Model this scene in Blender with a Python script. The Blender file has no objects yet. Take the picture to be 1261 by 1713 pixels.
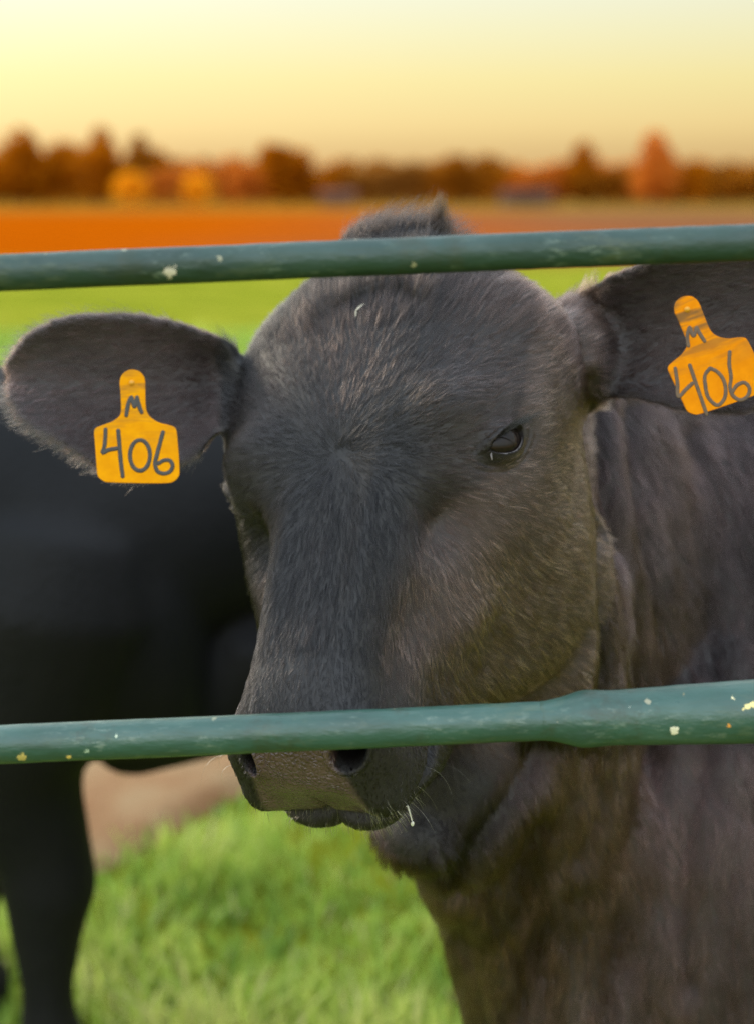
import bpy, bmesh, math, random
import numpy as np
from mathutils import Vector

HAIR = True
random.seed(4); rng = np.random.default_rng(7)
scene = bpy.context.scene
col = scene.collection
rad = math.radians

# ------------------------------------------------------------------ camera
F_PX = 2353.0; IW, IH = 1261.0, 1713.0
PITCH = rad(12.8); CAM = np.array([0., 0., 1.25])
cR = np.array([1., 0, 0]); cU = np.array([0, math.sin(PITCH), math.cos(PITCH)]); cB = -np.array([0, math.cos(PITCH), -math.sin(PITCH)])
CB = np.stack([cR, cU, cB], 1)                       # camera axes (right, up, back) as columns
cam_d = bpy.data.cameras.new('camera'); cam = bpy.data.objects.new('camera', cam_d); col.objects.link(cam)
cam.location = CAM; cam.rotation_euler = (rad(90) - PITCH, 0, 0)
cam_d.sensor_fit = 'VERTICAL'; cam_d.sensor_height = 36.0; cam_d.lens = F_PX / IH * 36.0
cam_d.clip_start = 0.05; cam_d.clip_end = 3000
cam_d.dof.use_dof = True; cam_d.dof.focus_distance = 1.0; cam_d.dof.aperture_fstop = 49.45 / 16.0
scene.camera = cam
def at(px, py, d):
    """world point seen at photograph pixel (px, py) at camera depth d (metres)"""
    return CAM + CB @ np.array([(px - 630.5) / F_PX * d, (856.5 - py) / F_PX * d, -d])
def on_ground(px, py, z=0.0):
    v = CB @ np.array([(px - 630.5) / F_PX, (856.5 - py) / F_PX, -1.0])
    return CAM + v * ((z - CAM[2]) / v[2])

# ------------------------------------------------------------------ light
SUN_EL, SUN_AZ = rad(22), rad(-48)                   # azimuth from +Y, clockwise seen from above
world = bpy.data.worlds.new('World'); scene.world = world; world.use_nodes = True
nt = world.node_tree; nt.nodes.clear()
wo = nt.nodes.new('ShaderNodeOutputWorld'); bg = nt.nodes.new('ShaderNodeBackground')
sky = nt.nodes.new('ShaderNodeTexSky'); sky.sky_type = 'NISHITA'; sky.sun_disc = False
sky.sun_elevation = SUN_EL; sky.sun_rotation = SUN_AZ; sky.air_density = 1.0; sky.dust_density = 1.5
tc = nt.nodes.new('ShaderNodeTexCoord'); sx = nt.nodes.new('ShaderNodeSeparateXYZ')
nt.links.new(tc.outputs['Generated'], sx.inputs[0])
ramp = nt.nodes.new('ShaderNodeValToRGB'); cr = ramp.color_ramp
cr.elements[0].position = 0.0; cr.elements[0].color = (6.4, 3.6, 1.3, 1)
cr.elements[1].position = 1.0; cr.elements[1].color = (14, 17, 21, 1)
for p, c in ((0.025, (6.6, 4.3, 1.65, 1)), (0.045, (8.3, 6.0, 2.3, 1)), (0.075, (8.8, 7.3, 2.9, 1)), (0.105, (8.7, 8.0, 4.5, 1)), (0.13, (8.6, 8.4, 6.0, 1)), (0.24, (17, 17, 15.5, 1)), (0.5, (17, 18.5, 20, 1))):
    e = cr.elements.new(p); e.color = c
nt.links.new(sx.outputs['Z'], ramp.inputs[0])
mx = nt.nodes.new('ShaderNodeMix'); mx.data_type = 'RGBA'; mx.inputs[0].default_value = 0.8
nt.links.new(sky.outputs[0], mx.inputs[6]); nt.links.new(ramp.outputs[0], mx.inputs[7])
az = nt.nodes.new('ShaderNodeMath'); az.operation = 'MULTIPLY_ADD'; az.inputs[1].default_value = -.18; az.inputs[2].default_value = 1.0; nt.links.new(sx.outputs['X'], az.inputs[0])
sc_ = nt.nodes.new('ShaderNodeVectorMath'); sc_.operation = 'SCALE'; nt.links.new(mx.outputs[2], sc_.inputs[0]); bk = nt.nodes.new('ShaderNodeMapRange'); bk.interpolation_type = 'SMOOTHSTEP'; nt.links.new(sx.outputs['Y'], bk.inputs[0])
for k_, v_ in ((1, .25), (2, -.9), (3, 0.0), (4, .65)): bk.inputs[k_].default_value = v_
ad = nt.nodes.new('ShaderNodeMath'); ad.operation = 'ADD'; nt.links.new(az.outputs[0], ad.inputs[0]); nt.links.new(bk.outputs[0], ad.inputs[1]); nt.links.new(ad.outputs[0], sc_.inputs['Scale'])   # brighter on the sun's side, plus frontal fill added behind the camera
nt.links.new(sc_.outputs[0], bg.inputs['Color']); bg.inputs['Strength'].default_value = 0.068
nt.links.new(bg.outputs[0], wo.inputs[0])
sd = bpy.data.lights.new('sun', 'SUN'); sun = bpy.data.objects.new('sun', sd); col.objects.link(sun)
sd.energy = 1.3; sd.angle = rad(12); sd.color = (1.0, 0.86, 0.66)
sdir = Vector((math.sin(SUN_AZ) * math.cos(SUN_EL), math.cos(SUN_AZ) * math.cos(SUN_EL), math.sin(SUN_EL)))
sun.rotation_euler = sdir.to_track_quat('Z', 'Y').to_euler(); sun.location = (0, 0, 30)
scene.view_settings.view_transform = 'Standard'; scene.view_settings.look = 'None'
scene.view_settings.exposure = 0.82; scene.view_settings.gamma = 1.0
scene.cycles.use_adaptive_sampling = False; scene.cycles.max_bounces = 6; scene.cycles.transparent_max_bounces = 12
scene.cycles.use_denoising = True; scene.cycles.denoiser = 'OPENIMAGEDENOISE'; scene.cycles.denoising_prefilter = 'NONE'; scene.cycles.denoising_input_passes = 'RGB_ALBEDO_NORMAL'

# ------------------------------------------------------------------ helpers
def props(o, label=None, cat=None, group=None, kind=None):
    if label: o['label'] = label
    if cat: o['category'] = cat
    if group: o['group'] = group
    if kind: o['kind'] = kind
    return o
def empty(name, loc=(0, 0, 0)):
    o = bpy.data.objects.new(name, None); col.objects.link(o); o.location = loc; o.empty_display_size = .1
    return o
def mesh_obj(name, V, Fq, mat=None, parent=None, smooth=True, mats=None, mi=None):
    me = bpy.data.meshes.new(name); V = np.asarray(V, np.float32)
    if isinstance(Fq, np.ndarray):
        k = Fq.shape[1]; n = len(Fq)
        me.vertices.add(len(V)); me.vertices.foreach_set('co', V.ravel())
        me.loops.add(n * k); me.loops.foreach_set('vertex_index', Fq.astype(np.int32).ravel())
        me.polygons.add(n); me.polygons.foreach_set('loop_start', np.arange(0, n * k, k, dtype=np.int32))
        me.update(calc_edges=True); me.validate()
    else:
        me.from_pydata([tuple(map(float, v)) for v in V], [], Fq); me.update()
    if smooth: me.polygons.foreach_set('use_smooth', np.ones(len(me.polygons), bool))
    for m in (mats or ([mat] if mat else [])): me.materials.append(m)
    if mi is not None: me.polygons.foreach_set('material_index', np.asarray(mi, np.int32))
    o = bpy.data.objects.new(name, me); col.objects.link(o)
    if parent is not None: set_parent(o, parent)
    return o
def set_parent(o, p):
    """parent o (built in world coordinates) to p without moving it"""
    def wm(q): return q.matrix_basis if q.parent is None else wm(q.parent) @ q.matrix_parent_inverse @ q.matrix_basis
    o.parent = p; o.matrix_parent_inverse = wm(p).inverted()
def cr_interp(xs, ys, q):
    """Catmull-Rom through (xs, ys) at q; ys may be an array of rows"""
    xs = np.asarray(xs, float); ys = np.asarray(ys, float); q = np.clip(np.asarray(q, float), xs[0], xs[-1])
    i = np.clip(np.searchsorted(xs, q, 'right') - 1, 0, len(xs) - 2)
    m = np.gradient(ys, xs, axis=0) if len(xs) > 2 else np.repeat((ys[1:] - ys[:1]) / (xs[1] - xs[0]), 2, 0)
    h = xs[i + 1] - xs[i]; u = (q - xs[i]) / h
    sh = (-1,) + (1,) * (ys.ndim - 1); u = u.reshape(sh); h = h.reshape(sh)
    return ((2*u**3 - 3*u**2 + 1) * ys[i] + (u**3 - 2*u**2 + u) * h * m[i] + (-2*u**3 + 3*u**2) * ys[i+1] + (u**3 - u**2) * h * m[i+1])
def closed_curve(P, n):
    """periodic Catmull-Rom through P (k,2+) sampled at n points"""
    P = np.asarray(P, float); k = len(P); t = np.linspace(0, k, n, endpoint=False); i = t.astype(int); u = (t - i)[:, None]
    a, b, c, d = P[(i-1) % k], P[i % k], P[(i+1) % k], P[(i+2) % k]
    return .5 * ((2*b) + (-a + c)*u + (2*a - 5*b + 4*c - d)*u**2 + (-a + 3*b - 3*c + d)*u**3)
def loft(rings, cap=True):
    """rings (m, n, 3) -> V, faces"""
    m, n, _ = rings.shape; V = rings.reshape(-1, 3); i = np.arange(m - 1)[:, None] * n; j = np.arange(n)[None]; j2 = (j + 1) % n
    F = np.stack([i + j, i + j2, i + n + j2, i + n + j], -1).reshape(-1, 4); Fl = F.tolist()
    if cap:
        V = np.vstack([V, rings[0].mean(0), rings[-1].mean(0)]); a, b = m * n, m * n + 1
        Fl += [[a, (q + 1) % n, q] for q in range(n)] + [[b, (m-1)*n + q, (m-1)*n + (q + 1) % n] for q in range(n)]
    return V, Fl
def tube(P, R, n=16, up=(0, 0, 1), flat=None):
    """tube along points P with radii R (scalar or list); flat = (sx, sy) squash; rounded ends"""
    P = np.asarray(P, float); R = np.broadcast_to(np.asarray(R, float), (len(P),)).copy()
    T = np.gradient(P, axis=0); T /= np.linalg.norm(T, axis=1)[:, None]
    a0 = np.asarray(up, float); rings = []; ang = np.linspace(0, 2*np.pi, n, endpoint=False)
    if abs(T[0] @ a0) > .95: a0 = np.array([1., .1, 0])
    Ps = np.vstack([P[0] - T[0]*R[0]*.9, P[0] - T[0]*R[0]*.6, P, P[-1] + T[-1]*R[-1]*.6, P[-1] + T[-1]*R[-1]*.9])
    Rs = np.concatenate([[R[0]*.35, R[0]*.78], R, [R[-1]*.78, R[-1]*.35]]); Ts = np.vstack([T[0], T[0], T, T[-1], T[-1]])
    u = None
    for p, r, t in zip(Ps, Rs, Ts):
        u = a0 - t * (a0 @ t) if u is None else u - t * (u @ t)
        u /= np.linalg.norm(u); v = np.cross(t, u)
        s1, s2 = flat if flat is not None else (1, 1)
        rings.append(p + r * (np.cos(ang)[:, None] * u * s1 + np.sin(ang)[:, None] * v * s2))
    return loft(np.array(rings))
def join(parts):
    V = []; F = []; o = 0
    for v, f in parts:
        V.append(np.asarray(v, float)); F += [[i + o for i in q] for q in (f.tolist() if isinstance(f, np.ndarray) else f)]; o += len(v)
    return np.vstack(V), F
def ellipsoid(c, r, A=np.eye(3), n=20):
    th = np.linspace(.02, np.pi - .02, n); ph = np.linspace(0, 2*np.pi, 2*n, endpoint=False)
    rings = np.stack([np.stack([np.sin(t)*np.cos(ph), np.sin(t)*np.sin(ph), np.full_like(ph, np.cos(t))], -1) for t in th])
    return loft(np.asarray(c) + (rings * np.asarray(r)) @ np.asarray(A).T)
def smooth_path(P, n=28): P = np.array(P, float); k = np.concatenate([[0], np.cumsum(np.linalg.norm(np.diff(P, axis=0), axis=1))]); return cr_interp(k, P, np.linspace(0, k[-1], n))
def hash3(i, j, k, s=0):
    h = (i * 374761393 + j * 668265263 + k * 2147483647 + s * 974711) & 0xffffffff
    h = ((h ^ (h >> 13)) * 1274126177) & 0xffffffff; h = h ^ (h >> 16)
    return (h & 0xffff) / 65535.0
def noise(P, sc, seed=0):
    """value noise -1..1 at P*sc"""
    q = np.asarray(P) * sc + 1000.0; i = np.floor(q).astype(np.int64); u = q - i; u = u*u*(3 - 2*u); r = 0
    for dx in (0, 1):
        for dy in (0, 1):
            for dz in (0, 1):
                w = (u[..., 0] if dx else 1-u[..., 0]) * (u[..., 1] if dy else 1-u[..., 1]) * (u[..., 2] if dz else 1-u[..., 2])
                r = r + w * hash3(i[..., 0]+dx, i[..., 1]+dy, i[..., 2]+dz, seed)
    return r * 2 - 1
def sstep(a, b, x):
    t = np.clip((x - a) / (b - a), 0, 1); return t*t*(3 - 2*t)
def nrm(v):
    v = np.asarray(v, float); return v / np.maximum(np.linalg.norm(v, axis=-1, keepdims=True), 1e-9)

# ------------------------------------------------------------------ materials
class M:
    def __init__(s, name):
        s.m = bpy.data.materials.new(name); s.m.use_nodes = True; s.t = s.m.node_tree; s.t.nodes.clear()
        s.out = s.t.nodes.new('ShaderNodeOutputMaterial'); s.b = s.t.nodes.new('ShaderNodeBsdfPrincipled'); s.t.links.new(s.b.outputs[0], s.out.inputs[0])
    def n(s, ty, **kw):
        n = s.t.nodes.new('ShaderNode' + ty)
        for k, v in kw.items():
            if k in n.inputs: n.inputs[k].default_value = v
            else: setattr(n, k, v)
        return n
    def l(s, a, b): s.t.links.new(a, b)
    def set(s, **kw):
        for k, v in kw.items(): s.b.inputs[k.replace('_', ' ')].default_value = v
        return s
    def coord(s, which='Object'):
        return s.n('TexCoord').outputs[which]
    def noise(s, scale, detail=4, rough=.55, vec=None, dim=None):
        n = s.n('TexNoise', Scale=scale, Detail=detail, Roughness=rough); s.l(vec if vec is not None else s.coord(), n.inputs['Vector']); return n.outputs[0]
    def ramp(s, fac, stops):
        r = s.n('ValToRGB'); e = r.color_ramp.elements
        while len(e) < len(stops): e.new(.5)
        for q, (p, c) in zip(e, stops): q.position = p; q.color = (*c, 1) if len(c) == 3 else c
        s.l(fac, r.inputs[0]); return r.outputs[0]
    def mix(s, fac, a, b, mode='MIX'):
        n = s.n('Mix', data_type='RGBA', blend_type=mode)
        for k, v in ((0, fac), (6, a), (7, b)):
            if hasattr(v, 'links'): s.l(v, n.inputs[k])
            else: n.inputs[k].default_value = (*v, 1) if isinstance(v, tuple) and len(v) == 3 else v
        return n.outputs[2]
    def math(s, op, a, b=0.0, clamp=False):
        n = s.n('Math', operation=op, use_clamp=clamp)
        for k, v in ((0, a), (1, b)):
            if hasattr(v, 'links'): s.l(v, n.inputs[k])
            else: n.inputs[k].default_value = v
        return n.outputs[0]
    def attr(s, name, out='Fac'):
        return s.n('Attribute', attribute_name=name).outputs[out]
    def color(s, sock): s.l(sock, s.b.inputs['Base Color'])
    def bump(s, h, strength=.5, dist=.002):
        b = s.n('Bump', Strength=strength, Distance=dist); s.l(h, b.inputs['Height']); s.l(b.outputs[0], s.b.inputs['Normal'])
def simple(name, c, rough=.6, **kw):
    m = M(name); m.set(Base_Color=(*c, 1), Roughness=rough, **kw); return m.m

# ------------------------------------------------------------------ the near cow: one continuous body
def rot3(y, p, r):
    cy, sy, cp, sp, c, s = math.cos(y), math.sin(y), math.cos(p), math.sin(p), math.cos(r), math.sin(r)
    return np.array([[c, -s, 0], [s, c, 0], [0, 0, 1]]) @ np.array([[cy, 0, sy], [0, 1, 0], [-sy, 0, cy]]) @ np.array([[1, 0, 0], [0, cp, -sp], [0, sp, cp]])
HR = CB @ rot3(-0.46, -0.53, 0.06); HS = 1.05; HO = CAM + CB @ np.array([-.0285, .045, -1.055])
def HP(p): return HO + (np.asarray(p, float) * HS) @ HR.T          # head frame (X cow's left, Y to the poll, Z out of the brow) -> world
def HL(w): return ((np.asarray(w, float) - HO) @ HR) / HS
def HD(v): return np.asarray(v, float) @ HR.T

def head_loft():
    # t (towards the muzzle), ridge height, then half-width / height of brow edge, side, cheek, jaw edge, and the underside
    S = [(-.252, -.058, .014, -.060, .026, -.075, .026, -.092, .014, -.104, -.107),
         (-.240, -.036, .024, -.040, .032, -.070, .036, -.098, .036, -.118, -.124),
         (-.205, -.012, .040, -.018, .058, -.056, .066, -.108, .060, -.150, -.158),
         (-.150, .002, .080, -.009, .127, -.050, .120, -.115, .080, -.186, -.190),
         (-.090, .006, .082, -.006, .133, -.047, .128, -.120, .092, -.210, -.210),
         (-.035, .006, .078, -.006, .130, -.043, .132, -.122, .108, -.226, -.220),
         (.015, .001, .068, -.008, .110, -.041, .131, -.122, .112, -.230, -.220),
         (.065, -.003, .052, -.013, .082, -.046, .107, -.120, .104, -.222, -.208),
         (.110, -.004, .041, -.014, .062, -.044, .083, -.112, .082, -.192, -.182),
         (.150, -.003, .037, -.012, .053, -.040, .068, -.096, .060, -.150, -.148),
         (.185, -.003, .039, -.011, .055, -.038, .064, -.086, .058, -.132, -.128),
         (.207, -.008, .041, -.016, .059, -.042, .065, -.080, .055, -.116, -.110),
         (.224, -.020, .037, -.028, .057, -.048, .060, -.077, .043, -.098, -.094),
         (.236, -.040, .030, -.046, .048, -.056, .051, -.075, .036, -.091, -.087)]
    S = np.array(S); tt = np.linspace(S[0, 0], S[-1, 0], 110); C = cr_interp(S[:, 0], S[:, 1:], tt); rings = []
    for t, c in zip(tt, C):
        d0, w1, d1, w2, d2, w3, d3, w4, d4, d5 = c
        P = [(0, d0), (w1, d1), (w2, d2), (w3, d3), (w4, d4), (0, d5), (-w4, d4), (-w3, d3), (-w2, d2), (-w1, d1)]
        q = closed_curve(P, 72); rings.append(np.stack([q[:, 0] - .022*sstep(-.17, -.25, t), np.full(72, -t), q[:, 1]], -1))
    V, F = loft(np.array(rings)); return HP(V), F
def ear_mesh(up, lo, thick=.012, cup=.03, depth=None, nose=0.0, ns=44, nq=22):
    """up / lo: (px, py, depth) along the upper and lower edge from root to tip; a cupped leaf with real thickness"""
    U = np.array([at(*p) for p in up]); W = np.array([at(*p) for p in lo]); s = np.linspace(0, 1, ns)
    U = cr_interp(np.linspace(0, 1, len(U)), U, s); W = cr_interp(np.linspace(0, 1, len(W)), W, s)
    q = np.linspace(0, 1, nq); back = -nrm(at(630, 600, 1.0) - CAM) * -1.0
    G = U[:, None] * (1 - q)[None, :, None] + W[:, None] * q[None, :, None]
    dip = (np.sin(np.pi * q) ** .8)[None] * (cup * (1 - .55 * s) * sstep(-.05, .22, s))[:, None]
    G = G + back * dip[..., None]
    th = thick * (1 + 1.6 * (1 - s)[:, None] ** 2 * np.sin(np.pi * q)[None] + 0 * s[:, None])
    Bk = G + back * th[..., None]
    rings = np.concatenate([G, Bk[:, ::-1]], 1); return loft(rings)
ML = cr_interp                                             # short alias used by the limb tables
BF = nrm(np.array([-.42, -.91, 0.])); BL = np.array([-BF[1], BF[0], 0]) * 1.0   # body heading, and the cow's left (image right)
BC = np.array([.285, 1.40, 0.])
def BP(s, l, z): return BC - BF * s + BL * l + np.array([0, 0, z])     # s back along the body, l to the cow's left
def torso(S, place, n=64, m=70):
    """S rows: s, half width, top z, bottom z, lateral shift, roundness"""
    S = np.array(S, float); ss = np.linspace(S[0, 0], S[-1, 0], m); C = cr_interp(S[:, 0], S[:, 1:], ss); a = np.linspace(0, 2*np.pi, n, endpoint=False); rings = []
    for s, (hw, zt, zb, sh, e) in zip(ss, C):
        cx = np.sign(np.cos(a)) * np.abs(np.cos(a)) ** e * hw + sh; cz = (zt + zb)/2 + np.sign(np.sin(a)) * np.abs(np.sin(a)) ** e * (zt - zb)/2
        rings.append(np.array([place(s, x, z) for x, z in zip(cx, cz)]))
    return loft(np.array(rings))
TORSO = [(-.10, .03, .70, .55, 0, 1), (-.085, .10, .80, .48, 0, 1), (-.03, .165, .93, .43, 0, .95), (.10, .215, 1.06, .41, 0, .9), (.30, .245, 1.09, .42, 0, .9), (.60, .275, 1.07, .42, 0, .9),
         (.90, .265, 1.08, .46, 0, .9), (1.15, .235, 1.09, .54, 0, .85), (1.32, .18, 1.05, .62, 0, .85), (1.40, .10, .98, .72, 0, .9), (1.42, .03, .92, .82, 0, 1)]
def leg_parts(place, s, l, front=True, thick=1.0):
    sg = 1 if l > 0 else -1
    if front:
        P = [(s + .02, l*.92, .74), (s + .05, l, .60), (s + .06, l, .50), (s + .03, l, .40), (s + .02, l, .335), (s + .025, l, .29), (s + .03, l, .18), (s + .03, l, .12), (s + .015, l, .075), (s + .0, l, .04)]
        R = np.array([.11, .088, .066, .046, .043, .036, .029, .034, .036, .045])*np.array([thick]*6 + [1 + (thick - 1)*.5]*4)
    else:
        P = [(s - .06, l*.8, .80), (s - .05, l*.95, .66), (s - .02, l, .55), (s + .06, l, .45), (s + .11, l, .38), (s + .10, l, .32), (s + .07, l, .20), (s + .06, l, .13), (s + .04, l, .08), (s + .02, l, .04)]
        R = [.15, .125, .085, .055, .046, .040, .032, .035, .037, .046]
    P = np.array(P); k = np.linspace(0, 1, len(P)); q = np.linspace(0, 1, 40); P = cr_interp(k, P, q); R = cr_interp(k, np.array(R), q)
    return tube(np.array([place(*p) for p in P]), R, 20)
def tail_part(place, s0, z0, zend=.35):
    P = cr_interp(np.linspace(0, 1, 5), np.array([(s0 - .05, 0, z0), (s0 + .03, .0, z0 - .03), (s0 + .06, .01, z0 - .18), (s0 + .05, .02, z0 - .42), (s0 + .06, .02, zend)]), np.linspace(0, 1, 40))
    R = cr_interp([0, .2, .6, .8, 1], np.array([.035, .024, .016, .028, .018]), np.linspace(0, 1, 40)); return tube(np.array([place(*p) for p in P]), R, 14)

def remesh(name, parts, voxel):
    V, F = join(parts); o = mesh_obj(name, V, F); md = o.modifiers.new('fuse', 'REMESH'); md.mode = 'VOXEL'; md.voxel_size = voxel; md.use_smooth_shade = True
    dg = bpy.context.evaluated_depsgraph_get(); ev = o.evaluated_get(dg); me = ev.to_mesh()
    co = np.empty(len(me.vertices)*3, np.float32); me.vertices.foreach_get('co', co); co = co.reshape(-1, 3).astype(float)
    q = np.empty(len(me.loops), np.int32); me.loops.foreach_get('vertex_index', q); tot = np.empty(len(me.polygons), np.int32); me.polygons.foreach_get('loop_total', tot)
    assert (tot == 4).all(); ev.to_mesh_clear(); me0 = o.data; bpy.data.objects.remove(o); bpy.data.meshes.remove(me0)
    return co, q.reshape(-1, 4)
def laplace(V, F, it, lam=.5, w=None):
    n = len(V); E = np.concatenate([F[:, [0, 1]], F[:, [1, 2]], F[:, [2, 3]], F[:, [3, 0]]]); deg = np.bincount(E[:, 0], minlength=n) + np.bincount(E[:, 1], minlength=n)
    for _ in range(it):
        A = np.stack([np.bincount(E[:, 0], V[E[:, 1], k], n) + np.bincount(E[:, 1], V[E[:, 0], k], n) for k in range(3)], 1) / np.maximum(deg, 1)[:, None]
        V = V + np.where(deg[:, None] > 0, A - V, 0) * (lam if w is None else (lam * w)[:, None])
    return V
def subdiv(V, F, sel):
    """split the selected quads in four (quads only; leaves hanging edges as hairline T joints closed by n-gon free design: neighbours become triangles)"""
    sel = sel.copy(); E = np.sort(np.concatenate([F[:, [0, 1]], F[:, [1, 2]], F[:, [2, 3]], F[:, [3, 0]]]), 1); nF = len(F)
    uq, inv = np.unique(E, axis=0, return_inverse=True); inv = inv.reshape(-1).reshape(4, nF).T          # edge id of each face side
    es = np.zeros(len(uq), bool); es[inv[sel].ravel()] = True
    mid = np.full(len(uq), -1); mid[es] = len(V) + np.arange(es.sum()); Vm = V[uq[es]].mean(1)
    fc = np.full(nF, -1); fc[sel] = len(V) + len(Vm) + np.arange(sel.sum()); Vc = V[F[sel]].mean(1)
    V2 = np.vstack([V, Vm, Vc]); S = F[sel]; e = mid[inv[sel]]; c = fc[sel]; Q = []
    for k in range(4): Q.append(np.stack([S[:, k], e[:, k], c, e[:, k-1]], 1))
    rest = ~sel; cnt = es[inv].sum(1); plain = rest & (cnt == 0); quads = [F[plain]] + Q; tris = []
    part = np.nonzero(rest & (cnt > 0))[0]; ngon = []
    for f in part:
        poly = []
        for k in range(4):
            poly.append(F[f, k])
            if mid[inv[f, k]] >= 0: poly.append(mid[inv[f, k]])
        ngon.append(poly)
    return V2, np.vstack(quads), ngon
def vnormals(V, F):
    n = np.cross(V[F[:, 2]] - V[F[:, 0]], V[F[:, 3]] - V[F[:, 1]]); N = np.zeros_like(V)
    for k in range(4):
        for a in range(3): N[:, a] += np.bincount(F[:, k], n[:, a], len(V))
    return nrm(N)

EAR_R = ([(398, 575, 1.19), (350, 556, 1.18), (270, 530, 1.165), (180, 521, 1.155), (95, 532, 1.155), (40, 560, 1.165), (2, 606, 1.18)],
         [(392, 660, 1.19), (372, 712, 1.165), (318, 772, 1.14), (210, 800, 1.13), (95, 742, 1.135), (28, 700, 1.15), (0, 640, 1.175)])
EAR_L = ([(930, 500, 1.20), (985, 476, 1.155), (1045, 448, 1.13), (1140, 420, 1.11), (1260, 408, 1.10), (1370, 430, 1.105), (1440, 500, 1.12)],
         [(940, 640, 1.20), (990, 672, 1.155), (1060, 668, 1.125), (1150, 690, 1.10), (1260, 690, 1.085), (1370, 640, 1.09), (1440, 520, 1.115)])
EYE = [dict(c=np.array([.0895, .020, -.046]), z=nrm([.80, -.08, .60]), x0=np.array([.34, .60, -.40]), s=1, out=.0055),
       dict(c=np.array([-.095, .002, -.054]), z=nrm([-.94, -.06, .34]), x0=np.array([-.34, .60, -.40]), s=-1, out=-.003)]
EYE_R = .0205
for e in EYE:
    e['x'] = nrm(e['x0'] - e['z'] * (e['x0'] @ e['z'])); y = np.cross(e['z'], e['x']); e['y'] = y if y[2] + y[1]*.3 > 0 else -y   # x: inner to outer corner, y: to the brow
def eye_coords(L, e):
    d = L - e['c']; return d @ e['x'], d @ e['y'], d @ e['z']
def almond(x, y):
    """<0 inside the lid opening (metres, roughly)"""
    b = np.where(y > 0, .0056, .0106); p = 1.75
    return ((np.abs(x / .0155)**p + np.abs(y / b)**p)**(1/p) - 1) * .0125
NOST = [dict(c=np.array([.0375, -.2050, -.028]), s=1, w=.0112), dict(c=np.array([-.0275, -.2110, -.029]), s=-1, w=.0050)]

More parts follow.
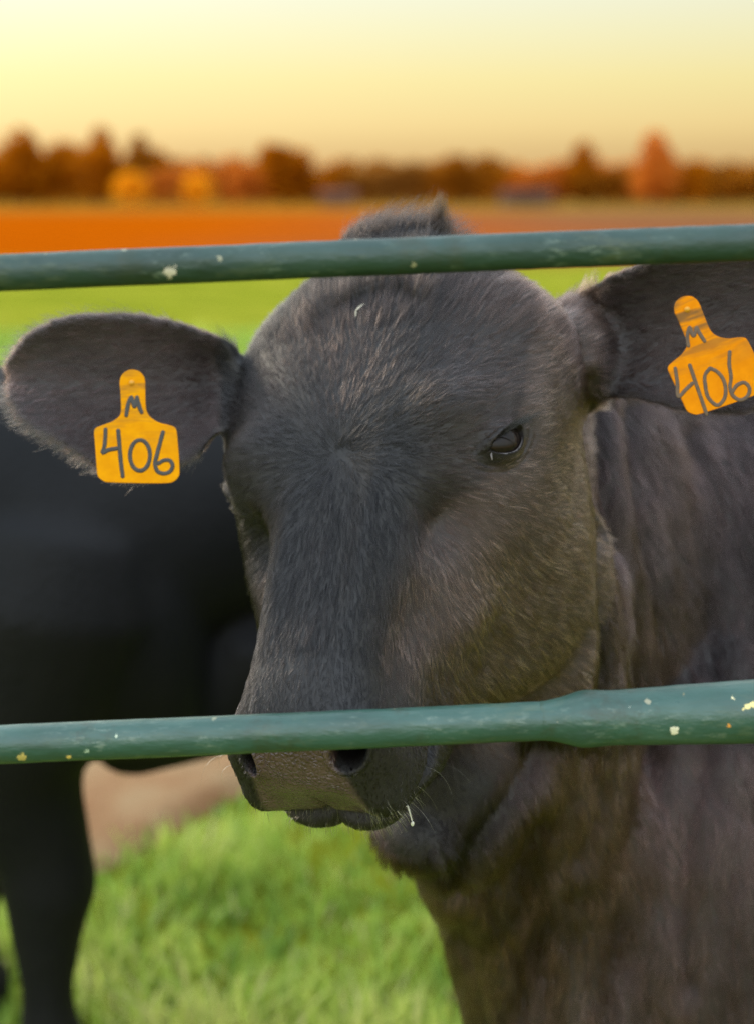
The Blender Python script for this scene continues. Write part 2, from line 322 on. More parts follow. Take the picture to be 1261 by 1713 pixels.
def build_near_cow():
    parts = [head_loft()]
    for sx in (-1, 1): parts.append(ellipsoid(HP([.0195*sx - .001, -.218, -.105]), (.032*HS, .026*HS, .019*HS), HR)); parts.append(ellipsoid(HP([.044*sx, -.222, -.071]), (.019, .023, .025), HR))
    parts.append(ellipsoid(HP([.006, -.165, -.130]), (.054, .060, .036), HR))
    parts.append(ear_mesh(*EAR_R, cup=.034)); parts.append(ear_mesh(*EAR_L, cup=.034))
    # muscle at the ear roots
    parts.append(ellipsoid(HP([-.100, .140, -.085]), (.040, .036, .030), HR)); parts.append(ellipsoid(HP([.112, .150, -.125]), (.045, .050, .045), HR))
    parts.append(torso(TORSO, BP))
    # neck: from behind the jaw down into the shoulder
    h0 = HP([0, .06, -.13]); N = []
    base = BP(.16, 0, .74)
    for k, (hw, hh) in zip(np.linspace(0, 1, 7), [(.075, .11), (.092, .15), (.105, .19), (.125, .225), (.15, .26), (.175, .29), (.19, .31)]):
        c = h0 * (1 - k) + base * k + np.array([0, 0, .03*np.sin(np.pi*k)]); a = np.linspace(0, 2*np.pi, 56, endpoint=False)
        d = nrm(np.array([-.15, -.75 - .15*k, .55 - .25*k])); lat = nrm(BL*(.4 + .6*k) + np.array([1, 0, 0])*(1 - k)); up = nrm(np.cross(lat, d)); up = up if up[2] > 0 else -up
        N.append(c + np.cos(a)[:, None]*lat*hw + np.sin(a)[:, None]*up*hh)
    parts.append(loft(np.array(N)))
    # dewlap: loose skin from the throat to the brisket
    D = np.array([HP([.03, -.10, -.17]), HP([.05, -.03, -.215]), at(800, 1400, 1.30), at(845, 1490, 1.36), at(870, 1580, 1.40), at(900, 1690, 1.44)]); D = cr_interp(np.linspace(0, 1, 6), D, np.linspace(0, 1, 30))
    J = np.array([at(962, 960, 1.245), at(952, 1080, 1.245), at(915, 1200, 1.238), at(868, 1285, 1.228), at(805, 1360, 1.215), at(752, 1425, 1.22)]); J = cr_interp(np.linspace(0, 1, 6), J, np.linspace(0, 1, 30))
    parts.append(tube(J, cr_interp([0, .3, .6, 1], np.array([.040, .052, .042, .036]), np.linspace(0, 1, 30)), 20))
    parts.append(ellipsoid(at(880, 1100, 1.205), (.062, .06, .085))); parts.append(ellipsoid(at(765, 1300, 1.225), (.068, .07, .095))); parts.append(ellipsoid(at(705, 1385, 1.20), (.040, .05, .034)))
    D3 = np.array([at(1170, 1020, 1.52), at(1160, 1300, 1.42), at(1175, 1550, 1.40), at(1180, 1800, 1.42)]); parts.append(tube(cr_interp(np.linspace(0, 1, 4), D3, np.linspace(0, 1, 30)), .125, 22))
    D2 = np.array([HP([.06, .02, -.20]), at(900, 1250, 1.30), at(950, 1380, 1.36), at(985, 1500, 1.40), at(1010, 1650, 1.42)]); D2 = cr_interp(np.linspace(0, 1, 5), D2, np.linspace(0, 1, 30))
    parts.append(tube(D2, cr_interp([0, .5, 1], np.array([.08, .10, .12]), np.linspace(0, 1, 30)), 20))
    parts.append(tube(D, cr_interp([0, .3, .6, 1], np.array([.045, .055, .068, .075]), np.linspace(0, 1, 30)), 20))
    for l in (-.125, .125): parts += [leg_parts(BP, .10, l, True), leg_parts(BP, 1.18, l, False)]
    parts.append(tail_part(BP, 1.40, 1.03))
    V, F = remesh('cow', parts, .0042)
    V = laplace(V, F, 3)
    L = HL(V); face = (np.abs(L[:, 0]) < .135) & (L[:, 1] > -.26) & (L[:, 1] < .24) & (L[:, 2] > -.15)
    V = laplace(V, F, 10, .5, w=np.where(face, .9, .6)*(1 - .45*ear_mask(V)))
    ng = []
    L = HL(V); sel = ((np.abs(L[:, 0]) < .14) & (L[:, 1] > -.26) & (L[:, 1] < .17) & (L[:, 2] > -.125))[F].all(1)
    V, F, n1 = subdiv(V, F, sel); ng += n1
    L = HL(V); near = np.zeros(len(V), bool)
    for e in EYE: near |= np.linalg.norm(L - e['c'], axis=1) < .042
    near |= (L[:, 1] < -.165) & (np.abs(L[:, 0]) < .12) & (L[:, 2] > -.13) & (L[:, 1] > -.26)
    V, F, n2 = subdiv(V, F, near[F].all(1)); ng += n2
    w = ((np.abs(L[:, 0]) < .13) & (L[:, 1] > -.25) & (L[:, 1] < .16)).astype(float); w = np.concatenate([w, np.ones(0)]) if len(w) == len(V) else ((np.abs(HL(V)[:, 0]) < .13) & (HL(V)[:, 1] > -.25) & (HL(V)[:, 1] < .16)).astype(float)
    V = laplace(V, F, 4, .5, w)
    V = sculpt(V, F)
    return V, F, ng

def ear_mask(V):
    P = (V - CAM) @ CB; d = -P[:, 2]; px = 630.5 + F_PX*P[:, 0]/d; py = 856.5 - F_PX*P[:, 1]/d
    return (((px < 372) & (d < 1.26) & (py < 830)) | ((px > 1000) & (d < 1.16) & (py < 700))).astype(float)

GM = {}
def sculpt(V, F):
    GM['hole'] = np.zeros(len(V))
    N = vnormals(V, F) @ HR; L = HL(V); D = np.zeros_like(L)
    def g(c, r): return np.exp(-(((L - np.asarray(c)) / np.asarray(r)) ** 2).sum(1))
    front = (L[:, 2] > -.16) & (np.abs(L[:, 0]) < .14)
    off = np.zeros(len(L))
    for s, dy in ((1, 0.), (-1, -.024)):
        off += .018 * g((s*.077, .036 + dy, -.024), (.030, .026, .030))          # brow
        off -= .025 * g((s*.071, -.038 + dy, -.034), (.020, .026, .022))         # hollow before the eye
        off += .005 * g((s*.088, -.038 + dy, -.066), (.02, .02, .022))           # bag under the eye
        off -= .005 * g((s*.075, -.03 + dy, -.034), (.014, .03, .012))           # tear groove
        off += .006 * g((s*.078, -.090, -.085), (.02, .03, .02))                 # facial crest
        off -= .009 * g((s*.057, -.10, -.044), (.016, .06, .022)); off -= .006 * g((s*.062, -.15, -.085), (.02, .03, .022))                 # cheek hollow
        off += .006 * g((s*.031, -.09, -.006), (.010, .07, .02))                 # nasal ridge
        off -= .007 * g((s*.099, .075, -.058), (.022, .022, .03))                # temple
        off += .006 * g((s*.052, -.205, -.040), (.016, .016, .022))              # wing of the nostril
    off -= .003 * g((0, .07, 0), (.05, .06, .04)) + .003 * g((0, 0, 0), (.02, .02, .02))
    # ridge of hair across the top of the forehead
    rx = L[:, 0]; ry = .145 - .9*(rx - .005)**2*10 + .004*np.sin(rx*90); off += .0022 * np.exp(-((L[:, 1] - ry)/.005)**2) * sstep(.042, .02, np.abs(rx - .005)) * (L[:, 2] > -.06)
    off -= .007*np.exp(-((L[:, 2] + .0895 + .10*np.abs(L[:, 0]))/.0042)**2) * sstep(-.15, -.185, L[:, 1]) * sstep(.085, .06, np.abs(L[:, 0]))   # line of the mouth
    L = L + N * (off * front)[:, None]
    # nostrils
    for q in NOST:
        d = L - q['c']; ax = nrm([.30*q['s'], -.80, .35]); u = nrm(np.cross(ax, [0, 0, 1.])); v = np.cross(ax, u)
        x = d @ u * (1 if (u @ np.array([q['s'], 0, 0])) > 0 else -1); y = d @ v; y = y * (1 if v[2] > 0 else -1); z = d @ ax
        xr = x - .25*y; r = np.sqrt((xr/q['w'])**2 + ((y - 9*xr*xr)/.0086)**2); m = sstep(1.15, .55, r) * (np.abs(z) < .05)
        rim = np.exp(-((r - 1.35)/.28)**2) * (np.abs(z) < .04)
        GM['hole'] = np.maximum(GM['hole'], sstep(.03, .30, m)*front)
        inward = nrm(np.array([-.10*q['s'], .75, -.50]))
        L = L + m[:, None] * inward * .030 + rim[:, None] * ax * .0035
    # philtrum and lip edge
    ph = np.exp(-((L[:, 0] - .0)/.0035)**2) * sstep(-.05, -.085, L[:, 2]) * (L[:, 1] < -.2); L[:, 1] += .003*ph
    # eyes: a shell over the ball with an almond opening
    for e in EYE:
        x, y, z = eye_coords(L, e); rr = np.sqrt(x*x + y*y); core = (rr < .010) & (z > -.03) & (z < .03)
        zs = np.median(z[core]); e['c'] = e['c'] + e['z']*(zs + e['out'] - EYE_R)          # the ball stands a few mm proud of the socket
        x, y, z = eye_coords(L, e); rr = np.sqrt(x*x + y*y); near = (rr < .042) & (z > -.028) & (z < .05)
        z = z - .003*sstep(.042, .02, rr)*near
        f = almond(x, y); ball = np.sqrt(np.maximum(EYE_R**2 - np.minimum(rr, EYE_R*.92)**2, 0)) - np.maximum(rr - EYE_R*.92, 0)*2.3
        cov = ball + .0016 + .0010*np.exp(-((f - .001)/.0018)**2) + np.where(y > 0, .0048*np.exp(-((f - .0035)/.0045)**2), .0006*np.exp(-((f - .003)/.004)**2))
        k = .003; h = np.clip(.5 + .5*(cov - z)/k, 0, 1); zn = z*(1 - h) + cov*h + k*h*(1 - h)
        zn = zn - (.0013*np.exp(-((f - .0072)/.0013)**2) + .0010*np.exp(-((f - .0120)/.0015)**2))*sstep(.002, -.006, y) - .0012*np.exp(-((f - .0085)/.0016)**2)*sstep(-.002, .006, y)
        zn = np.where(f < 0, np.minimum(zn, ball - .004 - .004*sstep(0, -.004, f)), zn)
        L = np.where(near[:, None], L + (zn - (L - e['c']) @ e['z'])[:, None] * e['z'], L)
    V = HP(L)
    # loose vertical folds of skin on the neck
    P = (V - CAM) @ CB; d = -P[:, 2]; px = 630.5 + F_PX*P[:, 0]/d; py = 856.5 - F_PX*P[:, 1]/d
    Nw = vnormals(V, F); vnz = (Nw*nrm(CAM - V)).sum(1); b = V - BC; s = -(b @ BF); z = V[:, 2]; lat = b @ BL
    nk = sstep(-.30, -.16, s) * sstep(.34, .12, s) * sstep(.40, .5, z) * (L[:, 2] < -.14) * (1 - ear_mask(V))
    ph = s*70 + (z - .8)*10 + 2.4*noise(V, 5., 3); fold = (np.abs(np.sin(ph*.5))**.7 - .6)
    V = V + Nw * (nk * (.0042*fold + .0035*noise(V*np.array([1, 1, .35]), 26., 5)))[:, None]
    for G, wd, dp in (([(990, 640), (1003, 800), (1009, 950), (1011, 1100), (1000, 1190)], 12, .0080), ([(1040, 680), (1062, 850), (1085, 950), (1105, 1100), (1115, 1200)], 12, 0.0055), ([(1150, 720), (1165, 900), (1190, 1050), (1200, 1150)], 17, 0.0040), ([(900, 1240), (845, 1335), (775, 1435), (762, 1480)], 14, 0.0060),
                      ([(905, 1390), (900, 1480), (905, 1600), (915, 1713), (920, 1800)], 23, 0.0065), ([(1088, 1260), (1075, 1330), (1045, 1450), (1032, 1600), (1010, 1713), (1000, 1800)], 25, 0.0080), ([(985, 1260), (1000, 1350), (965, 1430)], 16, 0.0050), ([(1185, 1250), (1160, 1350), (1140, 1500), (1150, 1640)], 20, 0.0050), ([(770, 1560), (795, 1650), (810, 1760)], 16, 0.0040)):
        q = smooth_path(G, 60); dd = np.full(len(V), 1e9)
        for u in q: dd = np.minimum(dd, (px - u[0])**2 + (py - u[1])**2)
        V = V - Nw * (dp*(np.exp(-dd/wd**2) - .38*np.exp(-(np.sqrt(dd) - 2.6*wd)**2/(1.3*wd)**2)) * (d < 1.75) * (vnz > .05) * (1 - ear_mask(V)))[:, None]
    V = V + Nw * (.0012 * noise(V, 34., 9) * (L[:, 2] < -.12) * (1 - ear_mask(V)))[:, None]
    return V
#CUT
# ------------------------------------------------------------------ ground, bare earth, field
def ground_material():
    m = M('pasture'); P = m.coord(); sp = m.n('SeparateXYZ'); m.l(P, sp.inputs[0])
    green = m.ramp(m.noise(.9, 5), [(.3, (.150, .185, .014)), (.5, (.235, .255, .020)), (.72, (.320, .310, .035))])
    fine = m.ramp(m.noise(38, 4), [(.3, (.55, .55, .5)), (.7, (1.15, 1.15, 1.1))]); green = m.mix(1.0, green, fine, 'MULTIPLY')
    dry = m.ramp(m.noise(.12, 4), [(.32, (.32, .060, .0008)), (.6, (.37, .073, .0008)), (.8, (.36, .088, .002))])
    tan = m.ramp(m.noise(.2, 4), [(.3, (.17, .068, .026)), (.7, (.20, .088, .040))])
    wob = m.math('MULTIPLY', m.noise(.05, 3), 22.0); xx = m.math('ADD', sp.outputs['X'], wob)
    fx = m.n('MapRange', interpolation_type='SMOOTHSTEP'); m.l(xx, fx.inputs[0]); fx.inputs[1].default_value = 2; fx.inputs[2].default_value = 26
    far = m.mix(fx.outputs[0], dry, tan)
    yy = m.math('ADD', sp.outputs['Y'], m.math('MULTIPLY', m.noise(.35, 4), 5.0))
    fy = m.n('MapRange', interpolation_type='SMOOTHSTEP'); m.l(yy, fy.inputs[0]); fy.inputs[1].default_value = 26; fy.inputs[2].default_value = 32
    edge = m.n('MapRange', interpolation_type='SMOOTHSTEP'); m.l(yy, edge.inputs[0]); edge.inputs[1].default_value = 75; edge.inputs[2].default_value = 125
    olive = m.ramp(m.noise(.3, 3), [(.35, (.20, .105, .012)), (.65, (.26, .17, .022))])
    m.color(m.mix(m.math('MULTIPLY', edge.outputs[0], .75), m.mix(fy.outputs[0], green, far), olive)); m.set(Roughness=.95, Specular_IOR_Level=.0); m.bump(m.noise(24, 5), .8, .05); return m.m
xs = np.concatenate([np.linspace(-900, -12, 14), np.linspace(-10, 10, 90), np.linspace(12, 900, 14)]); ys = np.concatenate([[-300, -60, -10], np.linspace(-3, 16, 90), np.geomspace(17, 1500, 30)])
X, Y = np.meshgrid(xs, ys); Z = .018*noise(np.stack([X, Y, 0*X], -1), 1.1, 2) * (Y < 30) - .02
V = np.stack([X, Y, Z], -1).reshape(-1, 3); nx = len(xs); i = np.arange(len(ys)-1)[:, None]*nx + np.arange(nx-1)[None]
g = mesh_obj('ground', V, np.stack([i, i+1, i+nx+1, i+nx], -1).reshape(-1, 4), ground_material()); props(g, 'green pasture giving way to orange dry field', kind='structure')

# a worn patch of bare earth behind the second cow
EARTH = np.array([on_ground(*p)[:2] for p in [(120, 1440), (200, 1425), (290, 1375), (380, 1325), (450, 1292), (560, 1250), (700, 1190), (760, 1120), (640, 1060), (420, 1070), (180, 1130), (20, 1200), (-60, 1330), (20, 1420)]])
def inside(P, poly):
    x, y = P[:, 0], P[:, 1]; r = np.zeros(len(P), bool); j = len(poly) - 1
    for i in range(len(poly)):
        xi, yi = poly[i]; xj, yj = poly[j]
        r ^= ((yi > y) != (yj > y)) & (x < (xj - xi)*(y - yi)/(yj - yi + 1e-12) + xi); j = i
    return r
c = EARTH.mean(0); B = closed_curve(EARTH, 90); rings = []
for k in (0.02, .3, .6, .85, 1.0):
    q = c + (B - c)*k; z = .018*noise(np.stack([q[:, 0], q[:, 1], 0*q[:, 0]], -1), 1.1, 2) - .02 + (.034 if k < .95 else .002) * (1.2 - .5*k); rings.append(np.stack([q[:, 0], q[:, 1], z], -1))
V, F = loft(np.array(rings), cap=False); m = M('bare_earth')
m.color(m.ramp(m.noise(6, 6), [(.3, (.22, .098, .032)), (.5, (.27, .145, .058)), (.75, (.31, .21, .10))])); m.set(Roughness=.95); m.bump(m.noise(50, 5), .7, .02)
o = mesh_obj('earth_patch', V, F, m.m); props(o, 'patch of bare tan earth worn into the grass', kind='structure')

# grass: uncountable blades, one object
def grass():
    N = 150000; y = 1.15 + (13 - 1.15)*rng.random(N)**2.1; x = (rng.random(N)*2 - 1)*(.55 + .42*y); P = np.stack([x, y], 1)
    cl = noise(np.stack([x, y, 0*x], 1), 3.2, 11); cl2 = noise(np.stack([x, y, 0*x], 1), 9, 12)
    Pj = P + .06*np.stack([noise(np.stack([x, y, 0*x], 1), 14, 21), noise(np.stack([x, y, 0*x], 1), 14, 22)], 1) + rng.normal(0, .02, (N, 2)); keep = (~inside(Pj, EARTH) | (rng.random(N) < .06)) & (rng.random(N) < .75 + .4*cl); x, y, cl, cl2 = x[keep], y[keep], cl[keep], cl2[keep]; N = len(x)
    h = (.060 + .045*np.clip(cl + .5*cl2, -.6, 1.2))*rng.uniform(.55, 1.35, N)*(1 + .02*y); w = rng.uniform(.0018, .0036, N)*(1 + .12*y)
    a = rng.uniform(0, 2*np.pi, N); lean = rng.uniform(.15, 1.0, N); side = np.stack([np.cos(a), np.sin(a), 0*a], 1); fd = np.stack([-np.sin(a), np.cos(a), 0*a], 1)
    root = np.stack([x, y, .018*noise(np.stack([x, y, 0*x], 1), 1.1, 2) - .026], 1); V = []
    for k, ww in ((0, 1.), (.4, .9), (.75, .6), (1., .06)):
        c = root + fd*(h*lean*k*k*.8)[:, None] + np.array([0, 0, 1.])*(h*k*(1 - .25*lean*k))[:, None]; V += [c - side*(w*ww)[:, None], c + side*(w*ww)[:, None]]
    V = np.stack(V, 1).reshape(-1, 3); b = np.arange(N)[:, None]*8; F = np.concatenate([b + np.array([[0, 1, 3, 2]]), b + np.array([[2, 3, 5, 4]]), b + np.array([[4, 5, 7, 6]])])
    m = M('grass_blades'); t = m.attr('tone')
    c = m.ramp(t, [(.0, (.09, .20, .036)), (.35, (.235, .40, .062)), (.62, (.44, .58, .10)), (.85, (.58, .64, .17)), (1., (.58, .54, .27))]); m.color(c); m.set(Roughness=.55, Specular_IOR_Level=.35)
    tr = m.n('BsdfTranslucent'); m.l(c, tr.inputs[0]); ms = m.n('MixShader'); ms.inputs[0].default_value = .45; m.l(m.b.outputs[0], ms.inputs[1]); m.l(tr.outputs[0], ms.inputs[2]); m.l(ms.outputs[0], m.out.inputs[0])
    o = mesh_obj('grass', V, F, m.m); tone = np.clip(.52 - .26*sstep(4, 12, y) + .30*cl + .22*cl2 + rng.normal(0, .13, N), 0, .93); tone[rng.random(N) < .03] = 1.
    at_ = o.data.attributes.new('tone', 'FLOAT', 'POINT'); at_.data.foreach_set('value', np.repeat(tone, 8).astype(np.float32))
    props(o, 'short bright green pasture grass', 'grass', kind='stuff')
grass()

# ------------------------------------------------------------------ far tree line
def leaf_mat(name, stops):
    m = M(name); c = m.ramp(m.noise(.9, 3), stops); m.color(c); m.set(Roughness=.8, Specular_IOR_Level=.05)
    tr = m.n('BsdfTranslucent'); m.l(c, tr.inputs[0]); ms = m.n('MixShader'); ms.inputs[0].default_value = .55; m.l(m.b.outputs[0], ms.inputs[1]); m.l(tr.outputs[0], ms.inputs[2]); m.l(ms.outputs[0], m.out.inputs[0]); return m.m
LEAF = {'orange': leaf_mat('orange_leaves', [(.3, (.36, .105, .001)), (.7, (.50, .165, .0015))]), 'brown': leaf_mat('brown_leaves', [(.3, (.30, .098, .004)), (.7, (.40, .145, .008))]),
        'red': leaf_mat('red_leaves', [(.3, (.52, .145, .014)), (.7, (.70, .24, .030))]), 'gold': leaf_mat('golden_leaves', [(.3, (.80, .33, .004)), (.7, (.90, .46, .02))]),
        'olive': leaf_mat('olive_leaves', [(.3, (.27, .105, .012)), (.7, (.37, .155, .026))])}
BARK = simple('bark', (.10, .065, .04), .9)
def crown_mesh(seed, shape, n=1500):
    r = np.random.default_rng(seed); C = []
    lobes = {'round': [(0, 0, .60, .40, .36), (0, 0, .25, .34, .2)] + [(r.uniform(-.3, .3), r.uniform(-.3, .3), r.uniform(.42, .82), .2, .17) for _ in range(9)],
             'point': [(0, 0, .36, .42, .30), (0, 0, .58, .32, .28), (.02, 0, .76, .22, .22)] + [(r.uniform(-.26, .26), r.uniform(-.2, .2), r.uniform(.25, .6), .14, .13) for _ in range(7)],
             'wide': [(-.2, 0, .52, .36, .28), (.22, 0, .58, .34, .30), (-.25, 0, .22, .34, .2), (.25, 0, .22, .34, .2)] + [(r.uniform(-.5, .5), r.uniform(-.3, .3), r.uniform(.35, .8), .18, .15) for _ in range(10)],
             'bush': [(0, 0, .5, .46, .44)] + [(r.uniform(-.25, .25), r.uniform(-.25, .25), r.uniform(.3, .75), .22, .2) for _ in range(6)]}[shape]
    for x, y, z, a, b in lobes:
        k = int(n * (a/.4)**1.5 / len(lobes) * 2.2) + 20; d = nrm(r.normal(size=(k, 3))); rr = r.random(k)**.38
        C.append(np.array([x, y, z]) + d * rr[:, None] * np.array([a, a, b]))
    C = np.vstack(C); k = len(C); u = nrm(r.normal(size=(k, 3))); v = nrm(np.cross(u, r.normal(size=(k, 3)))); s = r.uniform(.022, .05, k)[:, None]
    V = np.stack([C - u*s - v*s*.7, C + u*s - v*s*.7, C + u*s + v*s*.7, C - u*s + v*s*.7], 1).reshape(-1, 3); return V, (np.arange(k)[:, None]*4 + np.arange(4)[None])
def trunk_mesh(seed, bush=False):
    r = np.random.default_rng(seed); parts = [tube([(0, 0, -.03), (.005, 0, .2), (-.01, .01, .42), (.01, 0, .7)], [.035, .028, .02, .008] if not bush else [.03, .02, .015, .008], 8)]
    for k in range(6):
        a = r.uniform(0, 6.28); z = r.uniform(.22, .5); e = r.uniform(.14, .28); parts.append(tube([(0, 0, z), (e*.5*math.cos(a), e*.5*math.sin(a), z + .08), (e*math.cos(a), e*math.sin(a), z + .2)], [.014, .010, .005], 6))
    return join(parts)
PROTO = {}
def tree(name, shape, leaf, px, top, D, wide=1.0, seed=0, label='', cat='tree', group=None):
    base = np.array([(px - 630.5)/F_PX*(D*math.cos(PITCH)), D, -.02]); el = math.atan((856.5 - top)/F_PX) - PITCH; H = CAM[2] + D*math.tan(el)
    key = (shape, seed % 4)
    if key not in PROTO:
        a = bpy.data.meshes.new('crown'); v, f = crown_mesh(seed + 31, shape); a.from_pydata(v.tolist(), [], f.tolist()); b = bpy.data.meshes.new('trunk'); v, f = trunk_mesh(seed + 5, shape == 'bush'); b.from_pydata(v.tolist(), [], f); b.materials.append(BARK); PROTO[key] = (a, b)
    a, b = PROTO[key]; root = empty(name, base); root.scale = (H*wide, H*wide*.8, H); root.rotation_euler[2] = seed*.7 if shape != 'wide' else .2*math.sin(seed)
    lk = (key, leaf)
    if lk not in PROTO: c = a.copy(); c.materials.append(LEAF[leaf]); PROTO[lk] = c
    for nm, me in (('crown', PROTO[lk]), ('trunk', b)):
        o = bpy.data.objects.new(nm, me); col.objects.link(o); o.parent = root
    props(root, label, cat, group); return root
tree('tree', 'point', 'orange', 38, 210, 150, 1.0, 1, 'tall orange-brown tree with a small peak, far left of the skyline')
tree('tree', 'point', 'orange', 172, 208, 152, .85, 2, 'brown tree with the sharp peak left of the two golden bushes')
tree('tree', 'point', 'brown', 237, 218, 154, .8, 3, 'narrow brown tree rising behind the left golden bush')
tree('tree', 'round', 'orange', 482, 236, 150, 1.0, 0, 'rounded orange tree standing alone above the skyline left of the poll tuft')
tree('tree', 'point', 'orange', 975, 232, 150, .85, 5, 'pointed olive-brown tree between the head and the red-orange tree')
tree('tree', 'point', 'red', 1093, 216, 140, 1.05, 6, 'tall red-orange tree, the brightest on the right')
tree('bush', 'bush', 'gold', 219, 282, 118, 1.15, 1, 'round golden bush, the deeper orange of the pair', 'bush')
tree('bush', 'bush', 'gold', 331, 285, 118, 1.2, 2, 'round golden bush, the paler right one of the pair', 'bush')
k = 0
for px, top, w, lf, sh in [(-620, 246, 1.3, 'orange', 'wide'), (-560, 240, 1.3, 'brown', 'wide'), (-500, 250, 1.3, 'red', 'wide'), (-440, 242, 1.3, 'orange', 'wide'), (-380, 238, 1.3, 'brown', 'wide'), (-320, 246, 1.3, 'orange', 'wide'), (-260, 240, 1.3, 'orange', 'wide'), (-190, 236, 1.4, 'brown', 'wide'), (1450, 258, 1.3, 'brown', 'wide'), (1520, 252, 1.3, 'orange', 'wide'), (1590, 258, 1.3, 'olive', 'wide'), (1660, 250, 1.3, 'red', 'wide'), (1730, 256, 1.3, 'brown', 'wide'), (1800, 250, 1.3, 'orange', 'wide'), (-125, 240, 1.2, 'brown', 'wide'), (-90, 235, 1.2, 'orange', 'wide'), (-30, 228, 1.2, 'brown', 'wide'), (20, 234, 1.1, 'orange', 'wide'), (70, 226, 1.2, 'orange', 'wide'), (118, 232, 1.2, 'orange', 'wide'), (160, 238, 1., 'orange', 'round'), (205, 246, 1.1, 'brown', 'wide'), (250, 246, 1.1, 'orange', 'round'),
        (298, 262, 1.2, 'red', 'wide'), (345, 252, 1.3, 'brown', 'wide'), (385, 258, 1.1, 'red', 'round'), (425, 272, 1.2, 'red', 'wide'), (455, 262, 1.1, 'orange', 'round'), (515, 262, 1.2, 'orange', 'wide'), (560, 266, 1.2, 'brown', 'wide'), (600, 258, 1.3, 'brown', 'wide'), (645, 258, 1.3, 'olive', 'wide'), (690, 257, 1.3, 'olive', 'wide'),
        (735, 250, 1.2, 'brown', 'wide'), (780, 250, 1.2, 'brown', 'wide'), (822, 262, 1.2, 'orange', 'wide'), (865, 268, 1.3, 'orange', 'wide'), (905, 262, 1.2, 'red', 'wide'), (945, 262, 1.1, 'brown', 'wide'), (1005, 268, 1.2, 'brown', 'wide'), (1045, 258, 1.2, 'red', 'wide'), (1085, 252, 1.2, 'red', 'wide'), (1130, 258, 1.2, 'orange', 'wide'),
        (1175, 260, 1.3, 'olive', 'wide'), (1220, 258, 1.3, 'brown', 'wide'), (1268, 262, 1.3, 'brown', 'wide'), (1320, 256, 1.3, 'orange', 'wide'), (1380, 262, 1.3, 'brown', 'wide')]:
    k += 1; lab = {'orange': 'orange autumn tree blurred along the far field edge', 'brown': 'dull brown autumn tree blurred along the far field edge', 'red': 'reddish autumn tree blurred along the far field edge', 'olive': 'olive-brown tree blurred along the far field edge'}[lf]
    tree('tree', sh, lf, px, top, 156 + 9*math.sin(k*2.3), w, k, lab, group={'orange': 'orange trees of the far tree line', 'brown': 'brown trees of the far tree line', 'red': 'reddish trees of the far tree line', 'olive': 'olive trees of the far tree line'}[lf])
def shed(px, D, w, h, label, c, cr_):
    x = (px - 630.5)/F_PX*(D*math.cos(PITCH)); root = empty('farm_shed', (x, D, -.02)); m = M('shed_boards'); m.color(m.ramp(m.noise(2, 4), [(.3, tuple(q*.8 for q in c)), (.7, c)])); m.set(Roughness=.8)
    V = np.array([(-w/2, -2, 0), (w/2, -2, 0), (w/2, 2, 0), (-w/2, 2, 0), (-w/2, -2, h), (w/2, -2, h), (w/2, 2, h), (-w/2, 2, h), (-w/2, 0, h*1.35), (w/2, 0, h*1.35)]); F = [(0, 1, 5, 4), (2, 3, 7, 6), (1, 2, 6, 9, 5), (3, 0, 4, 8, 7)]
    o = mesh_obj('wall', V, F, m.m, smooth=False); o.parent = root
    e = .3; R = np.array([(-w/2 - e, -2.3, h*.95), (w/2 + e, -2.3, h*.95), (w/2 + e, 0, h*1.4), (-w/2 - e, 0, h*1.4), (w/2 + e, 2.3, h*.95), (-w/2 - e, 2.3, h*.95)]); R2 = R + np.array([0, 0, .09])
    F = [(0, 1, 2, 3), (3, 2, 4, 5), (6, 9, 8, 7), (9, 11, 10, 8), (0, 6, 7, 1), (4, 10, 11, 5), (1, 7, 8, 2), (2, 8, 10, 4), (3, 9, 6, 0), (5, 11, 9, 3)]
    o = mesh_obj('roof', np.vstack([R, R2]), F, simple('shed_roof', cr_, 1.0, Specular_IOR_Level=0.), smooth=False); o.parent = root
    D_ = np.array([(-.9, -2.02, .02), (.9, -2.02, .02), (.9, -2.02, h*.85), (-.9, -2.02, h*.85), (-.9, -2.06, .02), (.9, -2.06, .02), (.9, -2.06, h*.85), (-.9, -2.06, h*.85)])
    o = mesh_obj('door', D_, [(4, 5, 6, 7), (0, 4, 7, 3), (1, 2, 6, 5), (3, 7, 6, 2), (0, 1, 5, 4)], simple('shed_door', tuple(q*.55 for q in c), .8), smooth=False); o.parent = root; props(root, label, 'shed')
shed(566, 134, 3.0, 1.0, 'small pale greyish shed below the tree line left of the poll tuft', (.13, .055, .03), (.12, .06, .04))
shed(878, 134, 4.4, 1.0, 'low dull brown shed below the tree line right of the poll tuft', (.10, .045, .026), (.09, .048, .032))

